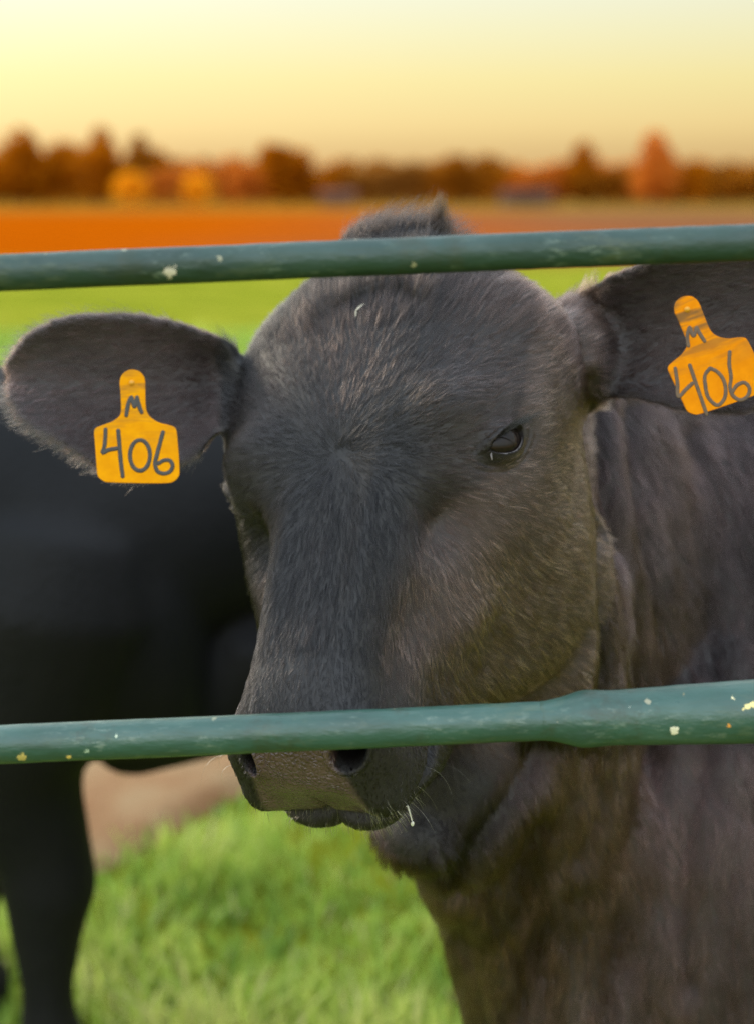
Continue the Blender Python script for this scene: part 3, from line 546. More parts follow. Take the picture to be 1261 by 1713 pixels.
# ------------------------------------------------------------------ the gate
def paint_material(old_=0.0):
    m = M('green_gate_paint'); P = m.coord()
    mp = m.n('Mapping'); mp.inputs['Scale'].default_value = (.35, 1, 1); m.l(P, mp.inputs[0]); Q = mp.outputs[0]
    base = m.ramp(m.noise(30, 6, .6, Q), [(.28, tuple(q*(1 - .42*old_) for q in (.014, .044, .032))), (.5, tuple(q*(1 - .42*old_) for q in (.022, .070, .053))), (.72, tuple(q*(1 - .42*old_) for q in (.046, .105, .083)))])
    dirt = m.ramp(m.noise(55, 6, .7, Q), [(.55, (0, 0, 0)), (.74, (1, 1, 1))]); c = m.mix(m.math('MULTIPLY', dirt, .45), base, (.11, .13, .07)); scr = m.ramp(m.noise(230, 6, .7, Q), [(.55, (0, 0, 0)), (.66, (1, 1, 1))]); c = m.mix(m.math('MULTIPLY', m.math('MULTIPLY', scr, m.ramp(m.noise(16, 4, .6), [(.45, (0, 0, 0)), (.62, (1, 1, 1))])), .6), c, (.15, .20, .16)); old = m.ramp(m.noise(24, 5, .7), [(.56, (0, 0, 0)), (.66, (1, 1, 1))]); c = m.mix(m.math('MULTIPLY', old, .55), c, (.020, .034, .018))
    sp = m.n('SeparateXYZ'); nn = m.n('NewGeometry'); m.l(nn.outputs['Normal'], sp.inputs[0])
    vor = m.n('TexVoronoi', Scale=85.0, Randomness=1.0); m.l(P, vor.inputs['Vector']); rnd = m.n('SeparateColor'); m.l(vor.outputs['Color'], rnd.inputs[0])
    spk = m.math('MULTIPLY', m.math('LESS_THAN', m.math('ADD', vor.outputs['Distance'], m.math('MULTIPLY', m.noise(420, 4), .5)), .40), m.math('GREATER_THAN', rnd.outputs[0], .90))
    c = m.mix(spk, c, m.ramp(rnd.outputs[1], [(.3, (.24, .24, .16)), (.6, (.27, .20, .08)), (.9, (.16, .20, .14))]))
    wear = m.noise(260, 6, .75)
    for (px, py, d, r, cc) in [(284, 456, .849, .0052, (.50, .46, .38)), (658, 455, .849, .0012, (.6, .55, .4)), (1101, 430, .849, .0015, (.6, .6, .5)), (1226, 1164, .909, .0030, (.72, .64, .36)), (1247, 1183, .909, .0036, (.74, .60, .22)), (1258, 1178, .909, .003, (.74, .60, .22)), (1127, 1223, .909, .0040, (.62, .60, .46)), (1217, 1211, .909, .0026, (.70, .28, .04)), (1056, 1181, .909, .0028, (.6, .62, .5)),
                                (115, 1267, .917, .0030, (.66, .48, .14)), (38, 1268, .917, .004, (.45, .36, .12)), (196, 1230, .917, .0028, (.42, .5, .38)), (145, 1253, .917, .0034, (.30, .40, .30)), (228, 1236, .917, .002, (.5, .55, .38))]:
        v = m.n('VectorMath', operation='DISTANCE'); m.l(P, v.inputs[0]); v.inputs[1].default_value = tuple(at(px, py, d))
        r *= .74; w = m.math('ADD', v.outputs['Value'], m.math('MULTIPLY', m.math('SUBTRACT', wear, .5), r*3.4)); c = m.mix(m.math('LESS_THAN', w, r), c, cc)
    m.color(c); m.set(Specular_IOR_Level=.5, Coat_Weight=.15, Coat_Roughness=.25)
    m.b.inputs['Coat Weight'].default_value = .15*(1 - old_); rr = m.ramp(m.noise(70, 5), [(.3, (.26 + .16*old_,)*3), (.7, (.52 + .1*old_,)*3)]); m.l(rr, m.b.inputs['Roughness'])
    m.bump(m.math('ADD', m.noise(210, 5, .6, Q), m.math('MULTIPLY', m.noise(45, 4, .6, Q), 1.6)), .55, .0016); return m.m
PAINT = paint_material(); PAINT_TOP = paint_material(1.0)
gate = empty('farm_gate', (0, .85, 0)); props(gate, 'weathered green tubular farm gate in front of the cow', 'gate')
def rail(A, B, prof, name='rail', parent=gate, seed=0, mat=None, x0=-1.55, x1=1.55, n=420):
    """prof(x) -> radius; along the line A-B between x0 and x1"""
    A, B = np.array(A), np.array(B); xs = np.linspace(x0, x1, n); t = (xs - A[0])/(B[0] - A[0]); C = A + (B - A)*t[:, None]
    C[:, 2] += 0.0002*noise(np.stack([xs, 0*xs + seed, 0*xs], 1), 9, 4); R = np.array([prof(x) for x in xs]); a = np.linspace(0, 2*np.pi, 48, endpoint=False)
    rings = C[:, None] + np.stack([0*a, np.cos(a), np.sin(a)], 1)[None]*R[:, None, None]; q = rings.reshape(-1, 3); nn = (rings - C[:, None]).reshape(-1, 3); nn = nn/np.linalg.norm(nn, axis=1)[:, None]
    q = q + nn*(.00016*noise(q, 60, seed) + .00016*noise(q, 190, seed + 1))[:, None]; V, F = loft(q.reshape(rings.shape)); return mesh_obj(name, V, F, mat or PAINT, parent)
tA, tB = at(0, 456, .860), at(1261, 405, .860); lA, lB = at(0, 1245.5, .927), at(1261, 1190.5, .927)
rail(tA, tB, lambda x: .0112, seed=1, mat=PAINT_TOP)
pxm = .927/F_PX; lower = rail(lA, lB, lambda x: .01284, seed=2)
sx_ = lambda px: (px - 630.5)*pxm
SLV = ([sx_(900), sx_(915), sx_(932), sx_(948), sx_(962), sx_(975), sx_(990), sx_(1010), sx_(1100), sx_(1175), sx_(1261), 1.55], np.array([.01225, .0129, .0140, .0158, .0176, .0185, .0184, .0179, .0186, .0196, .0204, .0206]))
rail(lA, lB, lambda x: 1.027*float(cr_interp(SLV[0], SLV[1], [x])[0]), 'sleeve', lower, 3, x0=sx_(900), x1=1.55, n=300)
dz = np.array([0, 0, (tA[2] - lA[2])])
for q in (1, 2): rail(lA - dz*q*np.array([1, 1, 1.0]), lB - dz*q, lambda x: .0125, seed=4 + q)
for xx in (-1.55, 1.55):
    zt = tA[2] + (tB[2] - tA[2])*(xx - tA[0])/(tB[0] - tA[0]) + .012; yy = tA[1]
    V, F = tube([(xx, yy, .0), (xx, yy, .5), (xx, yy, 1.0), (xx, yy, zt)], .021, 24); mesh_obj('upright', V, F, PAINT, gate)

# ------------------------------------------------------------------ the near cow: skin, eyes, coat
def hide_material():
    m = M('black_hide'); pad = m.attr('pad'); brown = m.attr('brown')
    skin = m.mix(brown, (.008, .0075, .0075), (.034, .023, .017))
    padc = m.ramp(m.noise(45, 5), [(.3, (.060, .036, .038)), (.7, (.100, .062, .064))])
    c = m.mix(pad, skin, padc); dark = m.attr('dark'); c = m.mix(dark, c, (.006, .005, .005)); m.color(c)
    si = m.n('MapRange'); m.l(dark, si.inputs[0]); si.inputs[3].default_value = .45; si.inputs[4].default_value = .03; m.l(si.outputs[0], m.b.inputs['Specular IOR Level']); r = m.n('MapRange'); m.l(pad, r.inputs[0]); r.inputs[3].default_value = .62; r.inputs[4].default_value = .24; cw = m.math('MULTIPLY', pad, .3); m.l(cw, m.b.inputs['Coat Weight']); m.b.inputs['Coat Roughness'].default_value = .12; m.l(r.outputs[0], m.b.inputs['Roughness'])
    v = m.n('TexVoronoi', Scale=270.0, feature='DISTANCE_TO_EDGE'); wv_ = m.n('TexNoise', Scale=120.0, Detail=3.0); m.l(m.coord(), wv_.inputs['Vector']); av = m.n('VectorMath', operation='MULTIPLY_ADD'); m.l(wv_.outputs['Color'], av.inputs[0]); av.inputs[1].default_value = (.008, .008, .008); m.l(m.coord(), av.inputs[2]); m.l(av.outputs[0], v.inputs['Vector'])
    h = m.math('MULTIPLY', m.math('ADD', m.math('MINIMUM', v.outputs['Distance'], .35), m.math('MULTIPLY', m.noise(160, 4), .5)), pad); m.bump(m.math('ADD', h, m.math('MULTIPLY', m.noise(220, 4), .25)), .9, .0032); return m.m
HIDE = hide_material()
V, F, ngons = build_near_cow()
Nv = vnormals(V, F); L = HL(V); NL = Nv @ HR; EM = ear_mask(V)
pxd = (V - CAM) @ CB; dep = -pxd[:, 2]; PX = 630.5 + F_PX*pxd[:, 0]/dep; PY = 856.5 - F_PX*pxd[:, 1]/dep
head = ((np.abs(L[:, 0]) < .15) & (L[:, 1] > -.27) & (L[:, 1] < .27) & (L[:, 2] > -.245) & (EM < .5))
padm = sstep(-.203, -.212, L[:, 1] + .05*np.abs(L[:, 0])) * sstep(.038, .031, np.abs(L[:, 0]) - .18*(-.03 - L[:, 2])) * sstep(-.089, -.081, L[:, 2]) * sstep(-.002, -.010, L[:, 2]) * (head & (NL[:, 1] < .1))
darkm = np.zeros(len(V)); lash = np.zeros(len(V))
darkm = GM['hole']*head; padm = padm*(1 - darkm)
lid = np.zeros(len(V))
for e in EYE:
    x, y, z = eye_coords(L, e); f = almond(x, y); nr = (np.sqrt(x*x + y*y) < .045) & (np.abs(z - .012) < .03); lid = np.maximum(lid, nr*sstep(.0032, .0005, f)); lash = np.maximum(lash, nr * sstep(.016, .004, f))
bigs = noise(V, 9., 31)*.5 + noise(V, 22., 32)*.35
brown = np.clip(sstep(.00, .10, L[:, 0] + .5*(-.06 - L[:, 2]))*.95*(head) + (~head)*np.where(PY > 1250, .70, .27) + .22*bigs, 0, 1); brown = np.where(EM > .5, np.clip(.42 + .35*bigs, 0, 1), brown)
brown = np.where(head & (L[:, 2] > -.03), brown*.35 + .1*bigs, brown); brown = np.clip(brown, 0, 1)*(1 - .5*lash)*(1 - .9*sstep(70, 30, np.hypot(PX - 735, PY - 1350)*.42))*(1 - .85*sstep(-.13, -.17, L[:, 1])*head)  # throat hollow's shade painted into the coat by dropping the brown there
cow = empty('cow', BP(.6, 0, 0)); props(cow, 'black cow looking through the green gate with a yellow tag in each ear', 'cow')
body = mesh_obj('body', V, F.tolist() + ngons, HIDE, cow)
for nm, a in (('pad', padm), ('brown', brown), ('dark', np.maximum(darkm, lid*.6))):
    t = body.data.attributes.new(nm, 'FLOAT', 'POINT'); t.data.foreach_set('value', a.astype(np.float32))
# eyes
em = M('eye_surface'); P = em.coord('Generated'); em.color(em.ramp(em.noise(14, 3, .5, P), [(.3, (.006, .005, .005)), (.7, (.014, .009, .007))])); em.set(Roughness=.03, IOR=1.26)
rimm = simple('wet_lid_rim', (.075, .062, .058), .3, Coat_Weight=.5)
for e in EYE:
    v, f = ellipsoid(HP(e['c']), (EYE_R*HS,)*3, HR, 32); eo = mesh_obj('eye', v, f, em.m, cow)
    u = np.linspace(-.97, .86, 40); X = u*.0155; Yy = -.0106*(1 - np.abs(u)**1.75)**(1/1.75)
    Zz = np.sqrt(EYE_R**2 - X**2 - Yy**2) + .0012; pts = e['c'] + X[:, None]*e['x'] + (Yy - .0004)[:, None]*e['y'] + Zz[:, None]*e['z']
    ex = np.array([pts[0] - e['x']*.002 - e['y']*.0022, pts[0] - e['x']*.0034 - e['y']*.0052]) ; pts = np.vstack([ex[::-1], pts])
    rr = np.concatenate([[.0005, .0009], .0008*np.clip(1.15 - np.linspace(-.9, 1, 40)**4*.9, .2, 1)]); v, f = tube(HP(pts), rr, 10); mesh_obj('lower_lid_rim', v, f, rimm, eo)

# ---- hair
def hair_material(name, rough=.24, dim=1.0):
    m = bpy.data.materials.new(name); m.use_nodes = True; t = m.node_tree; t.nodes.clear(); o = t.nodes.new('ShaderNodeOutputMaterial'); h = t.nodes.new('ShaderNodeBsdfHairPrincipled')
    h.parametrization = 'COLOR'; a = t.nodes.new('ShaderNodeAttribute'); a.attribute_name = 'shade'; t.links.new(a.outputs['Color'], h.inputs['Color']); h.inputs['Roughness'].default_value = rough; h.inputs['Radial Roughness'].default_value = .55; h.inputs['IOR'].default_value = 1.38
    h.inputs['Random Roughness'].default_value = .2; t.links.new(h.outputs[0], o.inputs[0]); return m
FUR = hair_material('coat_hair')
def hair_obj(name, pts, r0, shade, parent, mat=FUR):
    """pts (N, K, 3)"""
    N, K, _ = pts.shape; hc = bpy.data.hair_curves.new(name); hc.add_curves([K]*N); hc.attributes['position'].data.foreach_set('vector', pts.astype(np.float32).ravel())
    tap = np.linspace(1, .25, K); rr = hc.attributes.new('radius', 'FLOAT', 'POINT') if 'radius' not in hc.attributes else hc.attributes['radius']; rr.data.foreach_set('value', (np.broadcast_to(np.asarray(r0), (N,))[:, None]*tap[None]).astype(np.float32).ravel())
    s = hc.attributes.new('shade', 'FLOAT_COLOR', 'CURVE'); s.data.foreach_set('color', np.concatenate([shade, np.ones((N, 1))], 1).astype(np.float32).ravel())
    hc.materials.append(mat); o = bpy.data.objects.new(name, hc); col.objects.link(o); set_parent(o, parent); return o
def scatter(V, F, Nv, wv, count, r):
    """root points over quads with per-vertex density weight"""
    T = np.concatenate([F[:, [0, 1, 2]], F[:, [0, 2, 3]], np.array([(g[0], g[i], g[i+1]) for g in ngons for i in range(1, len(g) - 1)])]); A = np.linalg.norm(np.cross(V[T[:, 1]] - V[T[:, 0]], V[T[:, 2]] - V[T[:, 0]]), axis=1)*.5*wv[T].mean(1)
    c = np.cumsum(A); i = np.searchsorted(c, r.random(count)*c[-1]); t = T[i]; a = r.random((count, 2)); fl = a.sum(1) > 1; a[fl] = 1 - a[fl]; b = np.stack([1 - a.sum(1), a[:, 0], a[:, 1]], 1)
    return t, b
def make_coat():
    r = np.random.default_rng(3); vis = (Nv * nrm(CAM - V)).sum(1)
    bare = np.clip(padm*1.1 + darkm*1.5 + lid*1.2, 0, 1)
    frontal = sstep(-.45, -.1, vis)
    wv = np.where(head | (EM > .5), 4.6, np.where((PX > 560) & (PX < 1330) & (PY > 380) & (PY < 1800) & (dep < 1.9), 1.3, .22)) * (1 - bare) * (.12 + .88*frontal)
    t, b = scatter(V, F, Nv, wv, 430000, r)
    I = lambda a: (a[t]*(b[..., None] if a.ndim == 2 else b)).sum(1)
    p, n, l = I(V), nrm(I(Nv)), None; l = HL(p); hd, ear = I(head.astype(float)) > .5, I(EM) > .5; br, pd, ls = I(brown), I(padm), I(lash); px, py = I(PX), I(PY)
    lock = np.ones(len(p))
    # lie of the coat
    w = np.zeros_like(p)
    fl = l - np.array([0, .0, -.02]); dn = np.stack([l[:, 0]*.6, -.10 + 0*l[:, 0], -.02 + 0*l[:, 0]], 1); bl = sstep(-.015, -.06, l[:, 1])[:, None]*.35
    fl = nrm(fl)*(1 - bl) + nrm(dn)*bl
    back = np.stack([.2*np.sign(l[:, 0]), .25 + 0*l[:, 0], -1.0 + 0*l[:, 0]], 1); sd = sstep(-.06, -.13, l[:, 2])[:, None]; fl = nrm(fl)*(1 - .6*sd) + nrm(back)*.6*sd
    w_head = HD(fl); s = -((p - BC) @ BF)
    w_body = -BF*.35*sstep(.0, .4, s)[:, None] + np.array([.10, .05, -1.0]) + BL*.0
    d_ear = np.where((px < 630)[:, None], nrm(at(0, 640, 1.17) - at(400, 600, 1.19)), nrm(at(1440, 520, 1.11) - at(960, 570, 1.18))) + .45*np.stack([0*px, 0*px, np.where(py > 640, -1, .3)], 1)
    w = np.where(ear[:, None], d_ear, np.where(hd[:, None], w_head, w_body)); w = w - n*(w*n).sum(1)[:, None]; w = nrm(w); side = np.cross(n, w)
    k1 = noise(p, 45, 41); k2 = noise(p, 160, 42); k3 = noise(p, 420, 43)
    th = np.arctan2(l[:, 0], l[:, 1] + 1e-9); rr0 = np.linalg.norm(l, axis=1); sv = nrm(np.array([1., .45, 0])); ex = nrm(at(400, 600, 1.19) - at(0, 640, 1.17)); ez = np.cross(ex, cB)
    qh = np.stack([th*np.clip(rr0, .02, .12)**0*95 + .8*k2, rr0*75, 0*th], 1); qb = np.stack([(p @ sv)*300 + 2.0*k1, p[:, 2]*26, 0*th], 1); qe = np.stack([(p @ ez)*520 + k2, (p @ ex)*70, 0*th], 1); qq = np.where(ear[:, None], qe, np.where(hd[:, None], qh, qb))
    strk = noise(qq, 1.0, 71); strk2 = noise(qq*np.array([2.3, 1.6, 1]), 1.0, 72); big_st = noise(np.stack([(p @ sv)*38 + 1.5*noise(p, 9, 74), p[:, 2]*5, 0*th], 1), 1.0, 73)
    strk = np.where(hd | ear, strk, .50*strk + .85*big_st)
    ang = .20*k1 + .20*k2 + .16*k3 + r.normal(0, .10, len(p)); ang = np.where(hd | ear, ang, ang*1.5 + .25*noise(p, 18, 44)); w = w*np.cos(ang)[:, None] + side*np.sin(ang)[:, None]
    whorl = np.linalg.norm(l, axis=1); tuft = hd & (l[:, 1] > .175)
    Ln = np.where(ear, .0080, np.where(hd, .0095, .019)); Ln = np.where(hd & (l[:, 2] < -.10), .012, Ln); Ln = np.where(hd & (l[:, 1] < -.15), .0058, Ln); Ln = np.where(hd & (l[:, 1] < -.195), .0036, Ln)
    Ln = np.where(hd & (l[:, 1] > .10), .016, Ln); Ln = np.where(tuft, .017, Ln); Ln = Ln*(1 - .55*ls)*r.uniform(.6, 1.25, len(p))
    lift = np.where(hd, .16, .24) + .07*strk + .04*strk2 + r.normal(0, .05, len(p)); lift += .25*np.exp(-(whorl/.012)**2)
    ridge = hd & (np.abs(l[:, 1] - (.145 - 9*(l[:, 0] - .005)**2)) < .010) & (np.abs(l[:, 0]) < .05) & (l[:, 2] > -.05); lift = np.where(ridge, lift + .30, lift); Ln = np.where(ridge, Ln*1.2, Ln)
    lift = np.where(tuft, .42 + .3*noise(p, 60, 47), lift)
    p0 = p - n*.0006; a = Ln[:, None]; cl = side*(.0011*strk2 + .0006*noise(p, 300, 48))[:, None]
    pts = np.stack([p0, p + a*.33*(w*.93 + n*(lift*1.25)[:, None]), p + a*.68*(w + n*lift[:, None]) + cl*.5, p + a*(w + n*(lift*.80)[:, None]) + cl], 1)
    # strands gather into small locks: every hair leans towards the nearest lock's own hair
    from mathutils.kdtree import KDTree
    for msk, nc, wts in ((hd, 30000, (0, .22, .52, .80)), (ear, 9000, (0, .2, .45, .7)), (~(hd | ear), 34000, (0, .15, .34, .55))):
        idx = np.nonzero(msk)[0]
        if len(idx) < 50: continue
        cen = r.choice(idx, min(nc, len(idx)), replace=False); kd = KDTree(len(cen))
        for i, q in enumerate(p[cen]): kd.insert(q, i)
        kd.balance(); nn = np.array([kd.find(q)[1] for q in p[idx].tolist()]); tgt = pts[cen][nn]; far = np.linalg.norm(p[idx] - p[cen][nn], axis=1); m_ = np.clip(1.4 - far/.006, 0, 1)*r.uniform(.55, 1.0, len(idx))
        new = pts[idx] + (tgt - pts[idx])*(np.array(wts)[None, :, None]*m_[:, None, None]); pts = pts.copy(); pts[idx] = new
        ctone = np.exp(r.normal(0, .38 if msk is not None and (msk & hd).any() else .16, len(cen))); lock[idx] = ctone[nn]
    if HAIR:
        tone = np.clip(np.exp(.75*strk + .42*strk2 + r.normal(0, .30, len(p)))*lock, .12, 5.0)[:, None]
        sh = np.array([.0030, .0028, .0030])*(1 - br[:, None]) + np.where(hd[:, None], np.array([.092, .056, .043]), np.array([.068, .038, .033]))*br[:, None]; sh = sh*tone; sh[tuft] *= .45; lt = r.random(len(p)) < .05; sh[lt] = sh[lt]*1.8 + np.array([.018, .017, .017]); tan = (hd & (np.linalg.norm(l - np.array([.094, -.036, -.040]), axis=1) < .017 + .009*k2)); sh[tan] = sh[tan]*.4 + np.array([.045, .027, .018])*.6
        rd = np.where(hd, .000085, np.where(ear, .00010, .00016)); big = np.clip(1/np.sqrt(np.maximum(I(wv), .05)/4.6), 1, 3); hair_obj('coat', pts, rd*np.where(hd | ear, 1, big*.75), sh, cow)
    return
make_coat()
def tufts():
    """poll tuft, lashes, whiskers, ear fringe: each strand laid by hand rules"""
    r = np.random.default_rng(9)
    def strands(P, D1, D2, Ln, K=6):
        u = np.linspace(0, 1, K)[None, :, None]; return P[:, None] + (D1[:, None]*u + (D2 - D1)[:, None]*u*u*.6)*Ln[:, None, None]
    dk = lambda n, c=(.03, .026, .024): np.clip(np.array(c)*r.uniform(.5, 1.5, (n, 1)), 0, 1)
    # poll tuft
    i = np.nonzero(head & (L[:, 1] > .205) & (L[:, 2] > -.10))[0]; i = r.choice(i, 5200); P = V[i] + r.normal(0, .0012, (len(i), 3)); lx = HL(P); cl = noise(P, 70, 61)
    D1 = nrm(Nv[i]*.8 + np.array([.1, .1, .6])); D2 = nrm(HD(np.stack([.35 + .8*cl, .8 + 0*cl, -.55 + 0*cl], 1)) + r.normal(0, .34, (len(i), 3)) + np.array([.5, 0, .15])); pt = strands(P, D1, D2, r.uniform(.010, .036, len(i)))
    # the upright lock at its right end
    j = np.argmin(np.linalg.norm(np.stack([PX - 738, PY - 392], 1), axis=1) + 1e3*(~head)); n = 420; P = V[j] + r.normal(0, .0045, (n, 3))*np.array([1.2, 1, .6]); D1 = nrm(np.array([-.15, .1, 1.]) + r.normal(0, .12, (n, 3))); tip = V[j] + np.array([.004, 0, .036]); D2 = nrm(tip - P + r.normal(0, .003, (n, 3))); pt2 = strands(P, D1, D2, r.uniform(.022, .040, n))
    hair_obj('poll_tuft', np.concatenate([pt, pt2]), .00010, dk(len(pt) + n, (.006, .0045, .004)), cow)
    # lashes
    A = []
    for e in EYE[:1]:
        n = 150; u = r.uniform(-.75, 1.0, n); X = u*.0155; Yy = .0056*np.maximum(1 - np.abs(u)**1.75, 0)**(1/1.75) + .0008; Z = np.sqrt(np.maximum(EYE_R**2 - X**2 - Yy**2, 1e-6)) + .002
        P = e['c'] + X[:, None]*e['x'] + Yy[:, None]*e['y'] + Z[:, None]*e['z']; o = nrm(e['z']*1.0 + e['x']*(.35 + .5*u)[:, None] - e['y']*.10 + r.normal(0, .10, (n, 3))); o2 = nrm(o + e['y']*.10 + e['x']*.45 - e['z']*.1)
        A.append(strands(HP(P), HD(o), HD(o2), r.uniform(.011, .021, n)*HS))
    A = np.concatenate(A); hair_obj('eyelashes', A, .00013, dk(len(A), (.004, .004, .004)), cow)
    # whiskers along the lips and around the nose
    W = []; m = head & (L[:, 1] < -.198) & (L[:, 2] < -.060) & (L[:, 2] > -.125) & ((Nv*nrm(CAM - V)).sum(1) > -.1)
    i = r.choice(np.nonzero(m & (padm < .85) & (L[:, 0] < .055))[0], 230); down = nrm(np.stack([.25*np.sign(L[i, 0]) + r.normal(0, .25, len(i)), -.25 + 0*L[i, 0], -.9 + 0*L[i, 0]], 1)); W.append(strands(V[i], nrm(Nv[i]*.8 + HD(down)*.5), nrm(HD(down) + Nv[i]*.2 + np.array([0, 0, -.5])), r.uniform(.005, .014, len(i))))
    i = r.choice(np.nonzero(head & (np.abs(L[:, 0]) > .045) & (L[:, 1] < -.16) & (L[:, 2] < -.03) & (L[:, 2] > -.11))[0], 14); W.append(strands(V[i], nrm(Nv[i] + np.array([0, 0, .2])), nrm(Nv[i]*.4 + np.array([.3, -.1, -.8]) + r.normal(0, .2, (len(i), 3))), r.uniform(.015, .040, len(i))))
    W = np.concatenate(W); hair_obj('whiskers', W, .00010, np.clip(np.array([.36, .32, .27])*r.uniform(.2, 1.2, (len(W), 1)), 0, 1), cow)
    # pale fringe on the ear rims
    E = []; S = []
    for (up, lo), c, n, cc in ((EAR_R, np.array(at(200, 650, 1.17)), 2200, (.034, .028, .026)), (EAR_L, np.array(at(1200, 560, 1.13)), 1400, (.03, .023, .020))):
        for edge, k, bright in ((lo, n, 1.0), (up, n//3, .5)):
            q = np.array([at(*p) for p in edge]); s = r.uniform(.28, .99, k); P = cr_interp(np.linspace(0, 1, len(q)), q, s) + r.normal(0, .0028, (k, 3)); P += nrm(c - P)*r.uniform(0, .008, k)[:, None]
            out = nrm(P - c); al = nrm(q[-1] - q[0]); D1 = nrm(out*.5 + al*.7 + cB*.45 + r.normal(0, .2, (k, 3))); D2 = nrm(out*.7 + al*.7 + np.array([0, 0, -.3]) + r.normal(0, .2, (k, 3))); E.append(strands(P, D1, D2, r.uniform(.004, .011, k))); S.append(np.clip(np.array(cc)*bright*r.uniform(.3, 1.5, (k, 1)), 0, 1))
    hair_obj('ear_fringe', np.concatenate(E), .00010, np.concatenate(S), cow)
if HAIR: tufts()
# saliva at the corner of the mouth
sal = M('saliva'); sal.set(Base_Color=(.85, .85, .82, 1), Roughness=.08, Transmission_Weight=.55, IOR=1.33)
def nearest(px, py):
    c = np.hypot(PX - px, PY - py) < 4; i = np.nonzero(c)[0]; return V[i[np.argmin(dep[i])]] if len(i) else at(px, py, 1.0)
a = nearest(684, 1352) + cB*.002; V1, F1 = tube([a + np.array([-.010, 0, .0004]), a + np.array([-.004, 0, .0012]), a + np.array([0, 0, .0006]), a + np.array([.0015, -.001, -.004]), a + np.array([.003, -.001, -.010])], [.0007, .0011, .0009, .0006, .0005], 10); V2, F2 = ellipsoid(a + np.array([.0035, -.001, -.0125]), (.0013, .0013, .0020), n=10)
mesh_obj('saliva_thread', *join([(V1, F1), (V2, F2)]), sal.m, cow)
# a wisp of white fluff caught in the forelock
fp = nearest(594, 518); n = 9; P = np.repeat((fp + cB*.004)[None], n, 0); D = nrm(np.array([.05, 0, -.2]) + rng.normal(0, .5, (n, 3))*np.array([1, .5, 1])); D[:4] = nrm(np.array([.02, -.03, -1.]) + rng.normal(0, .06, (4, 3))); D[4:7] = nrm(np.array([.65, 0, .75]) + rng.normal(0, .12, (3, 3)))
u = np.linspace(0, 1, 5)[None, :, None]; Lw = np.where(np.arange(n) < 7, rng.uniform(.005, .0095, n), rng.uniform(.002, .004, n)); pts = P[:, None] + D[:, None]*u*Lw[:, None, None]
o = mesh_obj('seed_fluff', *join([tube(q, [.00026, .0002, .00017, .00014, .0001], 6) for q in pts]), simple('white_fluff', (.75, .72, .62), .6)); props(o, 'tiny white wisp of seed fluff stuck to the forehead', 'seed fluff')

# ------------------------------------------------------------------ ear tags
def tag_material(dirty, ora=1.0):
    m = M('yellow_tag_plastic'); P = m.coord(); mp = m.n('Mapping'); mp.inputs['Rotation'].default_value = (0, 0, rad(-28 if dirty < .6 else 40)); mp.inputs['Scale'].default_value = (14, 110, 60); m.l(P, mp.inputs[0])
    c = m.ramp(m.noise(90, 5), [(.3, (.60, .235*ora, .0003)), (.7, (.70, .30*ora, .0004))]); sp = m.n('SeparateXYZ'); m.l(P, sp.inputs[0]); hi = m.n('MapRange'); m.l(sp.outputs['Y'], hi.inputs[0]); hi.inputs[1].default_value = -.055; hi.inputs[2].default_value = -.012
    st = m.ramp(m.noise(1.0, 4, .6, mp.outputs[0]), [(.47, (0, 0, 0)), (.60, (1, 1, 1))]); c = m.mix(m.math('MULTIPLY', m.math('MULTIPLY', st, hi.outputs[0]), dirty), c, (.16, .085, .03))
    blot = m.ramp(m.noise(160, 5, .7), [(.58, (0, 0, 0)), (.75, (1, 1, 1))]); c = m.mix(m.math('MULTIPLY', blot, .4), c, (.50, .17, .006)); m.color(c); m.set(Roughness=.5, Specular_IOR_Level=.05, Subsurface_Weight=.08, Subsurface_Radius=(.01, .004, .001)); m.bump(m.noise(400, 4), .15, .0005); return m.m
INK = M('black_marker'); INK.color(INK.ramp(INK.noise(260, 4), [(.35, (.020, .020, .020)), (.7, (.038, .036, .033))])); INK.set(Roughness=.5); INK = INK.m
INK2 = M('faded_marker'); INK2.color(INK2.ramp(INK2.noise(260, 4), [(.35, (.075, .046, .026)), (.7, (.12, .072, .034))])); INK2.set(Roughness=.55); INK2 = INK2.m
def dark_dot(): return simple('tag_hole', (.015, .01, .006), .7)
DOT = dark_dot(); STUDM = simple('tag_stud', (.55, .25, .01), .45)
S1 = 1.085/F_PX/7.005
OUT = np.array([(575, 125), (660, 150), (712, 210), (728, 290), (730, 420), (735, 560), (755, 640), (810, 705), (900, 755), (1000, 780), (1070, 805), (1100, 860), (1120, 1050), (1135, 1300), (1125, 1390), (1060, 1455), (950, 1472), (600, 1470), (300, 1460), (230, 1440), (170, 1380), (155, 1260), (135, 1000), (125, 870), (145, 820), (220, 785), (330, 745), (410, 690), (440, 630), (440, 500), (430, 350), (425, 270), (450, 190), (510, 140)], float)
